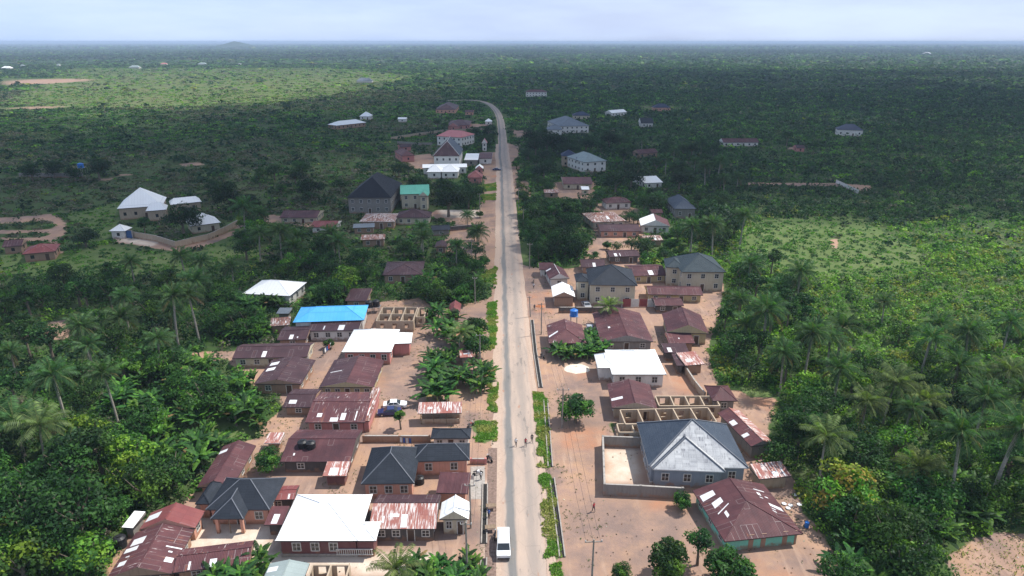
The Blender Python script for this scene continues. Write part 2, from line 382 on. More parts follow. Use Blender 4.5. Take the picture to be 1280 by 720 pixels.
def house(name, label, secs, wall='cream', far=False, win=True, storeys=1, cat='house', cut=0.5, group=None, frame='frame', doors=1, plinth=None, posts=None, keep=True):
    wall = M[wall] if isinstance(wall, str) else wall
    if name in ('longhouse', 'outhouse') and not far: secs = [s[:4] + (s[4] * .84,) + s[5:] for s in secs]
    a, u, v, w, d = sec_geom(*secs[0][1:5])
    c = a + u * (w / 2) + v * (d / 2)
    rz = math.atan2(u.y, u.x)
    root = empty(name, (c.x, c.y, 0), rz, label, cat, group)
    R = Matrix.Rotation(-rz, 2)
    rb = MB(); wb = MB()
    info = []
    for i, s in enumerate(secs):
        typ, NL, NR, FAR, z, rise, rm = s[:7]
        op = dict(s[7]) if len(s) > 7 else {}
        for k in ('near', 'left', 'right', 'back', 'capmat', 'fascia'):
            if k in op and isinstance(op[k], str): op[k] = M[op[k]]
        a, u, v, w, d = sec_geom(NL, NR, FAR, z)
        a2 = R @ (a - c); u2 = R @ u; v2 = R @ v
        if i: z = z + .004 * i
        def T(x, y, zz, a2=a2, u2=u2, v2=v2): return (a2.x + u2.x * x + v2.x * y, a2.y + u2.y * x + v2.y * y, zz)
        cut_i = min(op.get('cut', cut), w * .2, d * .2)
        wm = M[op['wall']] if 'wall' in op else wall
        roof_section(rb, T, w, d, z, rise, typ, M[rm], wm, op, cut_i)
        info.append((a2, u2, v2, w, d, z, cut_i, T, op))
        cc = a + u * (w / 2) + v * (d / 2)
        zt = z + rise
        pts = [PX(*(a + u * (w * fx) + v * (d * fy)), zz) for fx in (0, 1) for fy in (0, 1) for zz in (0, z, zt)]
        FOOT.append((cc.x, cc.y, u.x, u.y, w, d, min(p[0] for p in pts), max(p[0] for p in pts), min(p[1] for p in pts), max(p[1] for p in pts), 1 if keep else 0))
        RINFO.append((name, label[:30], i, round(w, 1), round(d, 1), round(cc.y)))
        e = cut_i; zz = z - .16
        if op.get('open'):      # roof on posts
            n = max(2, int(w / 2.2) + 1)
            for k in range(n):
                for yy in (e, d - e):
                    pb = MB(); p = T(e + (w - 2 * e) * k / (n - 1), yy, 0)
                    pb.tube([(p[0], p[1], 0), (p[0], p[1], zz)], .07, M['wood'], 5)
                    pb.build('post', root)
            if op.get('low'):
                p0 = T(e, e, 0); p1 = T(w - e, e, 0)
                for (x0, y0, x1, y1) in ((e, e, w - e, e + .2), (e, d - e - .2, w - e, d - e)):
                    cs = [T(x0, y0, 0), T(x1, y0, 0), T(x1, y1, 0), T(x0, y1, 0)]
                    lo = [(p[0], p[1], 0) for p in cs]; hi = [(p[0], p[1], op['low']) for p in cs]
                    for q in range(4): wb.face([lo[q], lo[(q + 1) % 4], hi[(q + 1) % 4], hi[q]], wm)
                    wb.face(hi, wm)
            continue
        cs = [T(e, e, 0), T(w - e, e, 0), T(w - e, d - e, 0), T(e, d - e, 0)]
        hi = [(p[0], p[1], zz) for p in cs]
        for q in range(4): wb.face([cs[q], cs[(q + 1) % 4], hi[(q + 1) % 4], hi[q]], wm)
        if plinth and i == 0:
            pe = e - .12
            ps = [T(pe, pe, 0), T(w - pe, pe, 0), T(w - pe, d - pe, 0), T(pe, d - pe, 0)]
            ph = [(p[0], p[1], .45) for p in ps]
            for q in range(4): wb.face([ps[q], ps[(q + 1) % 4], ph[(q + 1) % 4], ph[q]], M[plinth])
            wb.face(ph, M[plinth])
    if wb.v: wb.build('wall', root)
    rb.build('roof', root)
    fr = M[frame]
    if win:
        for i, (a2, u2, v2, w, d, z, e, T, op) in enumerate(info):
            if op.get('open') or op.get('nowin'): continue
            sides = []
            o = T(0, 0, 0); ctr = T(w / 2, d / 2, 0)
            sides.append(((w / 2, e), (-v2.x, -v2.y), (u2.x, u2.y), w - 2 * e, 'n'))
            sides.append(((e, d / 2), (-u2.x, -u2.y), (-v2.x, -v2.y), d - 2 * e, 'l'))
            sides.append(((w - e, d / 2), (u2.x, u2.y), (v2.x, v2.y), d - 2 * e, 'r'))
            nst = op.get('storeys', storeys); sh = (z - .16) / nst
            for (sx, sy), n, al, L, key in sides:
                cnt = op.get('n' + key, max(1, int(L / (2.9 if not far else 3.6))))
                if cnt == 0 or L < 1.6: continue
                cp = T(sx, sy, 0)
                f0, f1 = op.get('nspan', (0, 1)) if key == 'n' else (0, 1)
                for st in range(nst):
                    for k in range(cnt):
                        t = f0 + (f1 - f0) * (k + .5) / cnt - .5
                        p = (cp[0] + al[0] * L * t, cp[1] + al[1] * L * t)
                        isd = (st == 0 and doors and key == ('n' if i == 0 else 'x') and k == cnt // 2 and cnt > 1)
                        ww = min(1.0, L / cnt * .45)
                        if isd: opening(root, 'door', p, n, al, min(1.1, ww), min(2.1, sh - .4), .02, fr, far)
                        else: opening(root, 'window', p, n, al, ww, min(1.25, sh * .42), st * sh + sh * .36, fr, far)
    if posts:
        a2, u2, v2, w, d, z, e, T, op = info[posts[0]]
        for fx, fy in posts[1]:
            p = T(w * fx, d * fy, 0); pb = MB()
            pb.box((p[0], p[1], (z - .16) / 2), (.42, .42, z - .16), M[posts[2]])
            pb.build('column', root)
    return root
def wall_run(name, label, pts, h, mat='greyw', th=.2, cat='wall', pier=3.5, z0=0, coping=True, pilmat=None):
    """boundary wall along ground points seen at pixels; pillars are parts"""
    W = [Vector(G(*p)) if not isinstance(p, Vector) else p for p in pts]
    c = sum(W, Vector((0, 0))) / len(W)
    root = empty(name, (c.x, c.y, 0), 0, label, cat)
    mb = MB(); mat = M[mat]
    for a, b in zip(W, W[1:]):
        L = (b - a).length; m = (a + b) / 2 - c; rz = math.atan2(b.y - a.y, b.x - a.x)
        mb.box((m.x, m.y, h / 2), (L, th, h), mat, rz)
        if coping: mb.box((m.x, m.y, h + .035), (L, th + .1, .066), M['concrete'], rz)
        n = max(1, int(L / pier))
        for k in range(n + 1):
            p = a.lerp(b, k / n) - c
            if k == n and b is not W[-1]: continue
            pb = MB(); pb.box((p.x, p.y, h / 2 + .06), (th + .16, th + .16, h + .12), M[pilmat] if pilmat else mat, rz)
            pb.build('pillar', root)
    mb.build('panel', root)
    return root
def shell_building(name, label, NL, NR, FAR, h, nx, ny, mat='tanw', cat='building', open_front=True):
    """roofless block walls: outer walls with window gaps and inner partitions"""
    a, u, v, w, d = sec_geom(NL, NR, FAR, h)
    c = a + u * (w / 2) + v * (d / 2); rz = math.atan2(u.y, u.x)
    root = empty(name, (c.x, c.y, 0), rz, label, cat)
    m = M[mat]; th = .22
    FOOT.append((c.x, c.y, u.x, u.y, w, d) + tuple([min(NL[0], FAR[0] if hasattr(FAR, '__len__') else NL[0]), NR[0], (FAR[1] if hasattr(FAR, '__len__') else NL[1] - 8), NL[1] + 10, 1]))
    def seg(mb, x0, y0, x1, y1, gaps):
        L = math.hypot(x1 - x0, y1 - y0); dx, dy = (x1 - x0) / L, (y1 - y0) / L; r = math.atan2(dy, dx)
        t = 0
        for g0, g1, z0, z1 in gaps + [(L, L, 0, 0)]:
            if g0 > t: mb.box((x0 + dx * (t + g0) / 2, y0 + dy * (t + g0) / 2, h / 2), (g0 - t, th, h), m, r)
            if g1 > g0:
                if z0 > 0: mb.box((x0 + dx * (g0 + g1) / 2, y0 + dy * (g0 + g1) / 2, z0 / 2), (g1 - g0, th, z0), m, r)
                if z1 < h: mb.box((x0 + dx * (g0 + g1) / 2, y0 + dy * (g0 + g1) / 2, (z1 + h) / 2), (g1 - g0, th, h - z1), m, r)
            t = g1
    X = [-w / 2 + w * i / nx for i in range(nx + 1)]; Y = [-d / 2 + d * j / ny for j in range(ny + 1)]
    ow = MB()
    for yy in (-d / 2, d / 2):
        g = []
        for i in range(nx):
            s = w * (i + .5) / nx
            g.append((s - .5, s + .5, 0 if (i % 3 == 1) else .95, 2.1))
        seg(ow, -w / 2 + .0, yy, w / 2, yy, g)
    for xx in (-w / 2, w / 2):
        g = []
        for j in range(ny):
            s = d * (j + .5) / ny; g.append((s - .45, s + .45, .95, 2.1))
        seg(ow, xx, -d / 2 + th / 2, xx, d / 2 - th / 2, g)
    ow.build('outer_wall', root)
    pw = MB()
    for x in X[1:-1]: seg(pw, x, -d / 2 + th / 2, x, d / 2 - th / 2, [])
    for y in Y[1:-1]:
        for i in range(nx): seg(pw, X[i] + (th / 2), y, X[i + 1] - (th / 2), y, [(w / nx / 2 - .45, w / nx / 2 + .45, 0, 2.1)])
    if pw.v: pw.build('inner_wall', root)
    return root
H = house
# ------------------------------------------------ left of the road, nearest first
H('bungalow', 'wide bungalow with blank white roof and maroon front walls at the bottom left', [
  ('hip', (344, 676), (448, 676), (374, 618), 3.0, 2.3, 'white', {'nl': 3, 'nn': 3, 'nr': 2, 'nspan': (.08, .82)}),
  ('hip', (440, 676), (470, 676), (476, 652), 3.0, .7, 'white', {'nowin': 1})], 'maroonw', plinth='concrete', doors=0)
H('bungalow', 'small bungalow with charcoal hipped roof and pillared front porch beside the white roofed hall', [
  ('hip', (257, 637), (337, 637), 7.5, 2.9, 2.4, 'slate', {'capmat': 'cap', 'nn': 3}),
  ('gyhip', (263, 648.5), (304, 648.5), 6.2, 2.85, 1.7, 'slate', {'capmat': 'cap', 'open': 1}),
  ('hip', (244, 630), (262, 630), 5, 2.7, .9, 'slate', {'nowin': 1})], 'salmon', posts=(1, [(.12, .1), (.88, .1)], 'salmon'))
H('longhouse', 'red roofed house whose gable overlooks the patched roof at the lower left corner', [
  ('gy', (174, 662), (244, 660), (253, 639), 2.9, 1.6, 'red', {'patches': 3, 'pside': ['left']})], 'salmon')
H('longhouse', 'maroon roof covered with large pale sheet patches at the bottom left corner', [
  ('gy', (134, 722), (214, 717), (238, 662), 2.6, 1.3, 'maroonpatch', {'patches': 16, 'seed': 5})], 'mud')
H('outhouse', 'low maroon roofed row with pale seams just below the charcoal porch bungalow', [
  ('gx', (216, 716), (312, 704), (229, 686), 2.5, .7, 'maroonpatch', {'patches': 4})], 'mud')
H('shed', 'tiny cream roofed lean-to shed at the edge of the trees, lower left', [
  ('shed', (152, 659), (166, 660), 3.0, 2.0, .4, 'zincroof' if 'zincroof' in M else 'white', {'near': 'white'})], 'greyw', win=False, cat='shed')
H('longhouse', 'long narrow plum brown roof running away between banana trees on the left', [
  ('gy', (246, 609), (291, 608), (311, 557), 2.7, 1.1, 'maroon', {'patches': 1})], 'mud')
H('outhouse', 'flat dull red roofed block hidden behind the charcoal porch bungalow', [
  ('gx', (322, 626), (368, 624), (383, 606), 2.6, .5, 'red', {'patches': 2})], 'darkw')
H('shed', 'small maroon sheet awning with white seams against the white roofed hall', [
  ('shed', (330, 656), (353, 656), (339, 636), 2.1, .5, 'maroonpatch', {'patches': 3})], 'darkw', win=False, cat='shed')
H('longhouse', 'rusted row house with brown upper slope and streaked red and white lower slope', [
  ('gx', (461, 661), (545, 661), (464, 618), 2.9, 1.4, 'brown', {'near': 'rustred', 'back': 'brown', 'patches': 5, 'seed': 9, 'nn': 4})], 'darkw')
H('kiosk', 'cream kiosk with bright white gabled roof near the road at the bottom', [
  ('gxh' if False else 'gy', (549, 649), (586, 649), (584, 628), 2.9, 1.3, 'white', {'nn': 2})], 'cream', cat='kiosk')
H('bungalow', 'large charcoal hipped bungalow with salmon walls and a wing reaching towards the road', [
  ('hip', (451, 605), (518, 604), (466, 560), 3.0, 2.8, 'slate', {'capmat': 'cap', 'nn': 3}),
  ('hip', (515, 577), (587, 575), (520, 556), 3.0, 1.6, 'slate', {'capmat': 'cap', 'nn': 2})], 'salmon', doors=0)
H('outhouse', 'small white walled block with charcoal roof north of the charcoal bungalow', [
  ('hip', (538, 548), (588, 548), (544, 535), 2.8, .8, 'slate', {'nn': 3})], 'whitew')
H('market_shed', 'open shop shed with rusty sheet roof on thin posts above a block wall', [
  ('shed', (522, 517), (577, 516), (527, 507), 2.5, .7, 'rustred', {'open': 1, 'low': 1.0, 'patches': 3})], 'tanw', cat='shed')
H('shop', 'square shop with plain maroon roof by the concrete pad near the road', [
  ('shed', (545, 616), (585, 617), (549, 593), 2.5, .5, 'maroon', {})], 'salmon', cat='shop', win=False)
H('longhouse', 'broad plum brown roofed block with a black water tank on its front edge', [
  ('gx', (350, 577), (438, 577), (361, 537), 2.8, 1.2, 'maroon', {'patches': 2, 'nn': 2})], 'darkw')
H('outhouse', 'short rusty lean-to roof joined to the left end of the broad plum brown roof', [
  ('shed', (330, 554), (350, 554), (333, 543), 2.3, .4, 'rustred', {'fascia': 'fascia'})], 'mud', win=False, cat='shed')
H('shed', 'small pink and white streaked shed roof between the broad brown block and the charcoal bungalow', [
  ('shed', (403, 595), (433, 595), (407, 580), 2.1, .5, 'rustred', {'patches': 3})], 'maroonw', win=False, cat='shed')
H('longhouse', 'rust patched roof with pale sheets along its lower edge beside the two parked cars', [
  ('gx', (381, 528), (456, 528), (402, 490), 2.9, 1.1, 'maroonpatch', {'patches': 14, 'seed': 4}),
  ('shed', (452, 526), (462, 526), (470, 490), 2.95, 1.0, 'rust', {'near': 'rust', 'nowin': 1, 'patches': 4})], 'pinkw')
H('outhouse', 'low brown hut with ragged eave at the edge of the banana grove', [
  ('gx', (353, 509), (390, 509), (365, 486), 2.3, .8, 'brown', {'patches': 2, 'seed': 2})], 'mud')
H('longhouse', 'wide dark brown roof with a white ridge mark directly below the pink walled house', [
  ('gy', (399, 484), (467, 484), (422, 450), 2.9, 1.1, 'brown', {'patches': 1, 'right': 'maroon', 'nn': 5})], 'yelloww')
H('bungalow', 'pink walled bungalow with white hipped roof and side porch left of the road', [
  ('hip', (427, 440), (489, 440), (443, 412), 3.2, 2.4, 'white', {'nn': 4}),
  ('hip', (484, 430), (514, 429), (519, 416), 3.1, 1.3, 'white', {'nowin': 1})], 'pinkw', doors=0)
H('bungalow', 'white walled row with bright blue hipped roof and brown awning', [
  ('hip', (366, 403), (455, 400), (380, 384), 3.4, 1.9, 'blue', {'nn': 1, 'fascia': 'fasciad', 'nowin': 1, 'capmat': 'blue'}),
  ('shed', (384, 414), (448, 413), (388, 403.5), 2.6, .5, 'brown', {'patches': 3, 'nn': 4})], 'whitew')
H('outhouse', 'dark roof with pale streaks wedged below the left end of the blue roof', [
  ('gx', (346, 425), (383, 424), (360, 408), 2.6, .7, 'brown', {'patches': 4})], 'mud')
H('longhouse', 'long dark brown roof lying crosswise at the left edge of the village', [
  ('gx', (290, 448), (384, 446), (305, 430), 2.9, 1.0, 'brown', {'patches': 2})], 'cream')
H('longhouse', 'dark brown roof with white specks running down below the crosswise long roof', [
  ('gy', (317, 480), (376, 480), (337, 450), 2.8, 1.0, 'brown', {'patches': 4, 'seed': 8})], 'mud')
H('shed', 'small rust and grey lean-to by the left tip of the blue roof', [
  ('shed', (337, 408), (362, 406), 4, 2.0, .5, 'rust', {'patches': 1})], 'mud', win=False, cat='shed')
H('shed', 'tiny grey sheet roof among bananas left of the blue roof', [
  ('shed', (345, 392), (361, 392), 3, 2.0, .4, 'greytile', {})], 'greyw', win=False, cat='shed')
H('house', 'white hipped roof half buried in bananas at the left edge of the village', [
  ('hip', (303, 367), (362, 370), (320, 350), 3.2, 2.2, 'white', {})], 'whitew')
H('hut', 'small weathered brown hut roof behind the blue roofed row', [
  ('shed', (431, 376), (458, 376), (437, 363), 2.3, .6, 'brown', {})], 'mud', cat='hut')
H('house', 'dark brown hipped roof between trees halfway along the left side', [
  ('hip', (478, 344), (528, 343), (490, 327), 2.8, 1.3, 'brown', {})], 'mud')
H('hut', 'small maroon roofed hut beside the round roadside tree', [
  ('gy', (560, 389), (575, 389), 5, 2.6, 1.0, 'red', {})], 'mud', cat='hut')
H('kiosk', 'tiny roadside stall with faded red and white roof between banana clumps', [
  ('shed', (575, 447), (592, 446), 3.0, 2.3, .3, 'rustred', {'patches': 1})], 'greyw', cat='kiosk', win=False)
H('mansion', 'unfinished two storey block with steep black roof and grey walls', [
  ('hip', (433, 247), (489, 247), (442, 229), 6.6, 6.6, 'black', {'capmat': 'black', 'caps': False})], 'greyw', storeys=2, doors=1)
H('villa', 'cream two storey villa with sea green gabled roof', [
  ('gx', (500, 243), (537, 242), (506, 232), 6.3, 2.0, 'green', {}),
  ('gy', (523, 245), (535, 245), 5, 6.1, 1.6, 'green', {})], 'cream', storeys=2)
H('house', 'brown hipped roof directly in front of the green roofed villa', [
  ('pyr', (494, 272), (537, 272), 9, 2.9, 2.4, 'brown', {})], 'cream')
H('house', 'rust red hipped roof outlined by pale ridges below the steep black roof', [
  ('hip', (449, 277), (493, 277), (456, 267), 2.9, 1.6, 'rust', {'capmat': 'capw', 'fascia': 'fascia'}),
  ('shed', (441, 285), (468, 284), 4, 2.3, .5, 'greytile', {})], 'mud')
H('outhouse', 'dark slate lean-to joined to a long low wall near the big round tree', [
  ('gx', (540, 288), (563, 287), 7, 2.6, .8, 'slate', {})], 'greyw', cat='shed')
H('hut', 'narrow brown striped hut on bare soil beside the roadside palm', [
  ('gy', (543, 309), (558, 309), 6, 2.3, .8, 'brown', {})], 'mud', cat='hut')
H('longhouse', 'maroon roof of a long house standing alone above the palms, left', [
  ('gx', (349, 272), (396, 272), (354, 263), 2.8, 1.4, 'maroon', {})], 'cream')
H('longhouse', 'brighter red roof just right of and below the lone maroon long house', [
  ('gx', (388, 284), (420, 284), (392, 276), 2.7, 1.2, 'red', {})], 'whitew')
H('house', 'faded maroon roof among bananas below the rust red hipped roof', [
  ('gx', (451, 300), (481, 299), 6, 2.6, 1.0, 'rust', {})], 'mud')
# ------------------------------------------------ walled compound far left
H('mansion', 'largest white pyramid roofed mansion in the walled compound far left', [
  ('hip', (146, 261), (203, 257), (156, 250), 4.6, 6.2, 'white', {'caps': False})], 'tanw', storeys=1, far=True)
H('villa', 'white roofed two storey wing behind the dark tree in the walled compound', [
  ('gxh', (182, 264), (208, 262), 8, 4.2, 2.2, 'white', {}),
  ('gxh', (213, 256), (252, 252), 7, 3.8, 1.8, 'white', {})], 'tanw', storeys=1, far=True)
H('gatehouse', 'tiny white pyramid roofed gatehouse at the compound gate', [
  ('pyr', (136, 289), (156, 289), 5, 2.8, 1.9, 'white', {})], 'whitew', far=True, cat='gatehouse')
H('house', 'white hipped house at the right end of the walled compound', [
  ('hip', (238, 283), (276, 278), 10, 3.0, 3.2, 'white', {})], 'cream', far=True)
H('house', 'dull red roofed house by the dirt track at the far left edge', [
  ('hip', (27, 318), (69, 314), 9, 2.8, 1.8, 'red', {})], 'mud', far=True)
H('house', 'brown roofed house cut by the left edge of the picture', [
  ('gx', (2, 309), (27, 307), 7, 2.6, 1.3, 'maroon', {})], 'mud', far=True)
# ------------------------------------------------ left side, far end of the village
H('hall', 'long low white roofed hall standing alone in the bush', [
  ('hip', (421, 157), (458, 153), 12, 3.2, 2.6, 'white', {})], 'mud', far=True, cat='hall')
H('house', 'white pyramid roof just beyond the long white hall', [
  ('pyr', (449, 145.5), (463, 145.5), 12, 3.0, 3.6, 'white', {})], 'whitew', far=True)
H('hut', 'pale aqua roofed hut in scrub right of the white hall', [
  ('gx', (497, 149), (508, 149), 7, 2.6, 1.2, 'white', {})], 'whitew', far=True, cat='hut')
H('house', 'large brown hipped roof with peach walls beyond the maroon cluster', [
  ('hip', (544, 137), (569.5, 137), (549, 131.5), 3.6, 4.2, 'brown', {})], 'salmon', far=True)
H('hut', 'small peach hut right of the large brown hipped roof', [
  ('gx', (581, 140), (592, 140), 8, 3, 1.5, 'mud' if False else 'brown', {})], 'salmon', far=True, cat='hut')
H('house', 'maroon roofed cluster beyond the pale boundary wall', [
  ('gxh', (559, 156.5), (587, 156.5), (564, 151), 3.2, 2.8, 'maroon', {}),
  ('gy', (560, 158), (573, 158), 8, 3.2, 2.6, 'maroon', {})], 'pinkw', far=True)
H('kiosk', 'little white pyramid roofed kiosk near the bend of the road', [
  ('pyr', (606, 152), (615, 152), 6, 2.8, 2.2, 'white', {})], 'whitew', far=True, cat='kiosk')
H('villa', 'pink roofed two storey villa behind the tall white gable block', [
  ('gxh', (545, 170), (577, 172), (548, 165), 6.2, 3.2, 'pink', {})], 'whitew', far=True, storeys=2)
H('mansion', 'tall white gable fronted block, brown gable and blue grey right slope', [
  ('gyhip', (541, 195), (575, 195), (577, 186), 7.5, 7.0, 'slateblue', {'left': 'brown', 'near': 'brown', 'nn': 4, 'capmat': 'capw'})], 'whitew', far=True, storeys=2)
H('canopy', 'white scalloped canopy roof in front of the tall white gable block', [
  ('pyr', (533, 215), (552, 215), 11, 3.4, 3.0, 'white', {}),
  ('pyr', (551, 215), (573, 215), 11, 3.4, 3.0, 'white', {}),
  ('gx', (528, 210), (584, 209), 8, 3.6, 1.2, 'white', {})], 'whitew', far=True, cat='canopy')
H('shop', 'flat white roofed block beside the maroon roadside shop', [
  ('shed', (580, 200), (597.5, 200), (583, 193), 3.4, .6, 'white', {})], 'greyw', far=True, cat='shop')
H('shop', 'maroon roofed roadside shop with white verandah posts', [
  ('gx', (598, 198), (615, 198), (600, 190.5), 3.4, .9, 'maroon', {})], 'whitew', far=True, cat='shop')
H('shop', 'bright red roofed shop near the road above the oval grass patch', [
  ('gyhip', (584, 222), (603, 222), 9, 3.0, 2.2, 'red', {}),
  ('gy', (594, 211), (604, 211), 6, 3.2, 1.6, 'white', {})], 'pinkw', far=True, cat='shop')
H('tower_house', 'narrow pink and white upright building near the far road', [
  ('gy', (602, 179), (609, 179), 5, 5.0, 2.6, 'pink', {})], 'whitew', far=True, storeys=2)
H('house', 'maroon hipped roof with pink walls at the far left row', [
  ('hip', (502, 195), (519, 194), (507, 188), 3.8, 2.2, 'maroon', {})], 'pinkw', far=True)
H('outhouse', 'small dark roof behind the pink walled maroon house', [
  ('gx', (500, 184), (515, 183), 6, 2.8, 1.2, 'brown', {})], 'pinkw', far=True)
# ------------------------------------------------ right of the road, nearest first
H('longhouse', 'big maroon roof with rows of white sheets and turquoise front wall at the lower right', [
  ('gyhip', (906, 677), (1004, 667), (866, 613), 2.5, 1.7, 'maroon', {'patches': 20, 'seed': 11, 'nn': 0})], 'teal', doors=0)
_t = [o for o in C.objects if o.get('label', '').startswith('big maroon roof with rows')][0]
_a, _u, _v, _w, _d = sec_geom((906, 677), (1004, 667), (866, 613), 2.5)
for _f in (.36, .52, .80, .94):
    _mb = MB(); _mb.box((-_w / 2 + _w * _f, -_d / 2 + .47, 1.16), (.7 if _f < .9 else .3, .1, 2.32), M['mud']); _mb.build('pilaster', _t)
H('villa', 'blue grey villa with weathered pale front hips and slate side roofs', [
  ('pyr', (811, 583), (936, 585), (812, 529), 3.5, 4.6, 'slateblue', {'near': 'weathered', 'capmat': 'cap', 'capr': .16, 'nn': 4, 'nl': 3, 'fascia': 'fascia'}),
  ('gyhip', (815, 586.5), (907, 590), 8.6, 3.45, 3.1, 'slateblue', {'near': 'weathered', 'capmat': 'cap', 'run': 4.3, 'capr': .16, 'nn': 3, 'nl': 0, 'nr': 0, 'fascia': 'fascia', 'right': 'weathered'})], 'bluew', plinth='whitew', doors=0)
H('shed', 'striped pink sheet lean-to right of the blue grey villa', [
  ('shed', (949, 599), (989, 595), (937, 584), 2.4, .6, 'rustred', {'patches': 4})], 'tanw', win=False, cat='shed')
H('workshop', 'long pinkish rusted roof behind the blue grey villa on red soil', [
  ('gy', (939, 558), (968, 554), (922, 513), 2.7, .8, 'rustred', {'left': 'maroonpatch', 'patches': 5})], 'greyw', cat='workshop', win=False)
H('hut', 'small maroon pyramid hut at the end of the roofless block rooms', [
  ('pyr', (891, 501), (922, 501), 6.0, 2.6, 1.3, 'maroon', {})], 'greyw', cat='hut')
H('longhouse', 'plain maroon gabled roof right below the white roofed house on the right', [
  ('gy', (765, 510), (822, 511), (765, 480), 2.9, 1.2, 'maroon', {'patches': 1})], 'tanw')
H('bungalow', 'brilliant white hipped bungalow with left wing right of the road', [
  ('hip', (765, 468), (833, 468), (765, 437), 3.1, 2.3, 'white', {'nn': 3}),
  ('hip', (747, 460), (770, 460), (748, 443), 3.0, 1.2, 'white', {'nowin': 1})], 'whitew', doors=0)
H('longhouse', 'large maroon roof with two pale sheets behind the brilliant white bungalow', [
  ('gy', (751, 427), (817, 427), (755, 391), 3.0, 1.5, 'maroon', {'patches': 2, 'pside': ['left'], 'seed': 2})], 'greyw')
H('house', 'streaked maroon hip roof standing next to the blue water tank', [
  ('gyhip', (686, 429), (733, 429), (693, 406), 2.7, 1.5, 'maroonpatch', {'patches': 1})], 'mud')
H('house', 'maroon gable house with an olive wall at the right edge of the village', [
  ('gy', (834, 415), (886, 417), (890, 394), 3.0, 1.9, 'maroon', {})], 'yelloww')
H('shed', 'rusty streaked lean-to in front of the olive walled gable house', [
  ('shed', (836, 429), (869, 429), 4.5, 2.2, .6, 'maroonpatch', {'patches': 2})], 'mud', win=False, cat='shed')
H('shed', 'dark brown flat shed below the rusty streaked lean-to', [
  ('shed', (831, 441), (862, 441), 4.0, 2.2, .4, 'brown', {'patches': 1})], 'darkw', win=False, cat='shed')
H('shed', 'crooked rust red shed nearest the block fence behind the white bungalow', [
  ('shed', (857, 457), (881, 455), 5, 2.3, .6, 'rustred', {'patches': 2})], 'mud', win=False, cat='shed')
H('shed', 'narrow dark red strip roof leaning beside the crooked rust red shed', [
  ('shed', (846, 457), (855, 457), 5, 2.1, .4, 'brown', {})], 'darkw', win=False, cat='shed')
H('villa', 'cream two storey house with charcoal hipped roof in the middle right', [
  ('hip', (736, 356), (797, 357), (742, 336), 5.8, 3.4, 'slate', {'capmat': 'slate'}),
  ('hip', (720, 352), (738, 352), 6, 5.5, 1.0, 'slate', {'capmat': 'slate', 'nn': 1})], 'cream', storeys=2)
H('house', 'maroon gable with a white ridge strip nearest the road on the right', [
  ('gy', (687, 349), (712, 348), 9, 2.8, 1.5, 'maroon', {'patches': 1, 'capmat': 'capw'})], 'whitew')
H('house', 'low maroon roof tucked behind the white ridge strip gable', [
  ('gx', (674, 337), (692, 337), 6, 2.6, 1.2, 'maroon', {})], 'whitew')
H('kiosk', 'pinkish block store with white gabled roof by the bare roadside', [
  ('gy', (691, 371), (719, 371), (690, 358), 2.9, 1.3, 'white', {'nn': 0})], 'mud', cat='store')
H('mansion', 'sprawling slate roofed two storey mansion at the right edge of the village', [
  ('hip', (852, 340), (908, 340), (866, 321), 5.8, 3.2, 'slategreen', {'capmat': 'slategreen'}),
  ('hip', (832, 334), (856, 335), 8, 5.6, 1.6, 'slategreen', {'nn': 1, 'capmat': 'slategreen'})], 'cream', storeys=2)
H('longhouse', 'maroon row with a white roof patch between the two big slate roofs', [
  ('gx', (790, 345), (834, 344), (790, 331), 2.8, 1.2, 'maroon', {'patches': 2})], 'yelloww')
H('longhouse', 'dark maroon roof just behind the charcoal hipped two storey house', [
  ('gx', (727, 334), (757, 334), 8, 2.7, 1.2, 'brown', {'patches': 1})], 'mud')
H('longhouse', 'long maroon roof directly below the sprawling slate mansion', [
  ('gx', (810, 368), (879, 369), (814, 357), 2.7, 1.1, 'maroon', {})], 'yelloww')
H('outhouse', 'short maroon roof below the long one, behind the corrugated gate', [
  ('gx', (819, 382), (855, 382), (821, 372), 2.5, .8, 'maroon', {})], 'darkw')
H('house', 'heavily rust streaked hipped roof with pale walls in the upper right row', [
  ('gxh', (741, 278), (783, 276), (733, 266), 2.9, 1.8, 'rust', {'patches': 2, 'caps': False})], 'cream')
H('longhouse', 'long dark brown roof with orange tan wall under the rust streaked roof', [
  ('gx', (750, 289), (801, 289), (750, 280), 2.8, 1.2, 'brown', {})], 'salmon')
H('house', 'roof half white and half maroon beside tall palms', [
  ('gy', (801, 282), (838, 283), 10, 2.9, 2.2, 'maroon', {'left': 'white'})], 'whitew')
H('house', 'maroon hipped house with white posts in the upper right trees', [
  ('hip', (757, 254), (790, 253), 8, 2.9, 1.6, 'maroon', {})], 'whitew')
H('house', 'dark blue grey hipped roof deep among trees on the right', [
  ('hip', (843, 261), (871, 261), (852, 249), 4.0, 3.0, 'slateblue', {})], 'greyw')
H('hut', 'cluttered dark brown roof weighed down with scraps, centre right', [
  ('gx', (762, 321), (800, 320), 7, 2.4, .8, 'brown', {'patches': 4})], 'darkw', cat='hut')
H('hut', 'tiny maroon hut by the tall palms above the half white roof', [
  ('gx', (815, 266), (829, 266), 5, 2.4, .9, 'maroon', {})], 'mud', cat='hut')
H('hut', 'low dark rusted roof below the half white and half maroon roof', [
  ('gx', (806, 301), (829, 300), 6, 2.3, .9, 'rust', {'patches': 2})], 'mud', cat='hut')
H('house', 'maroon long roof with a small white lean-to below the grey green roofs', [
  ('gx', (704, 230), (741, 230), (706, 221), 2.8, 1.6, 'maroon', {}),
  ('shed', (727, 237), (737, 237), 5, 2.6, .5, 'white', {})], 'cream', far=True)
H('hut', 'low faded red roof among scrub near the road below the maroon long roof', [
  ('gx', (680, 241), (699, 241), 6, 2.5, .9, 'rust', {})], 'mud', far=True, cat='hut')
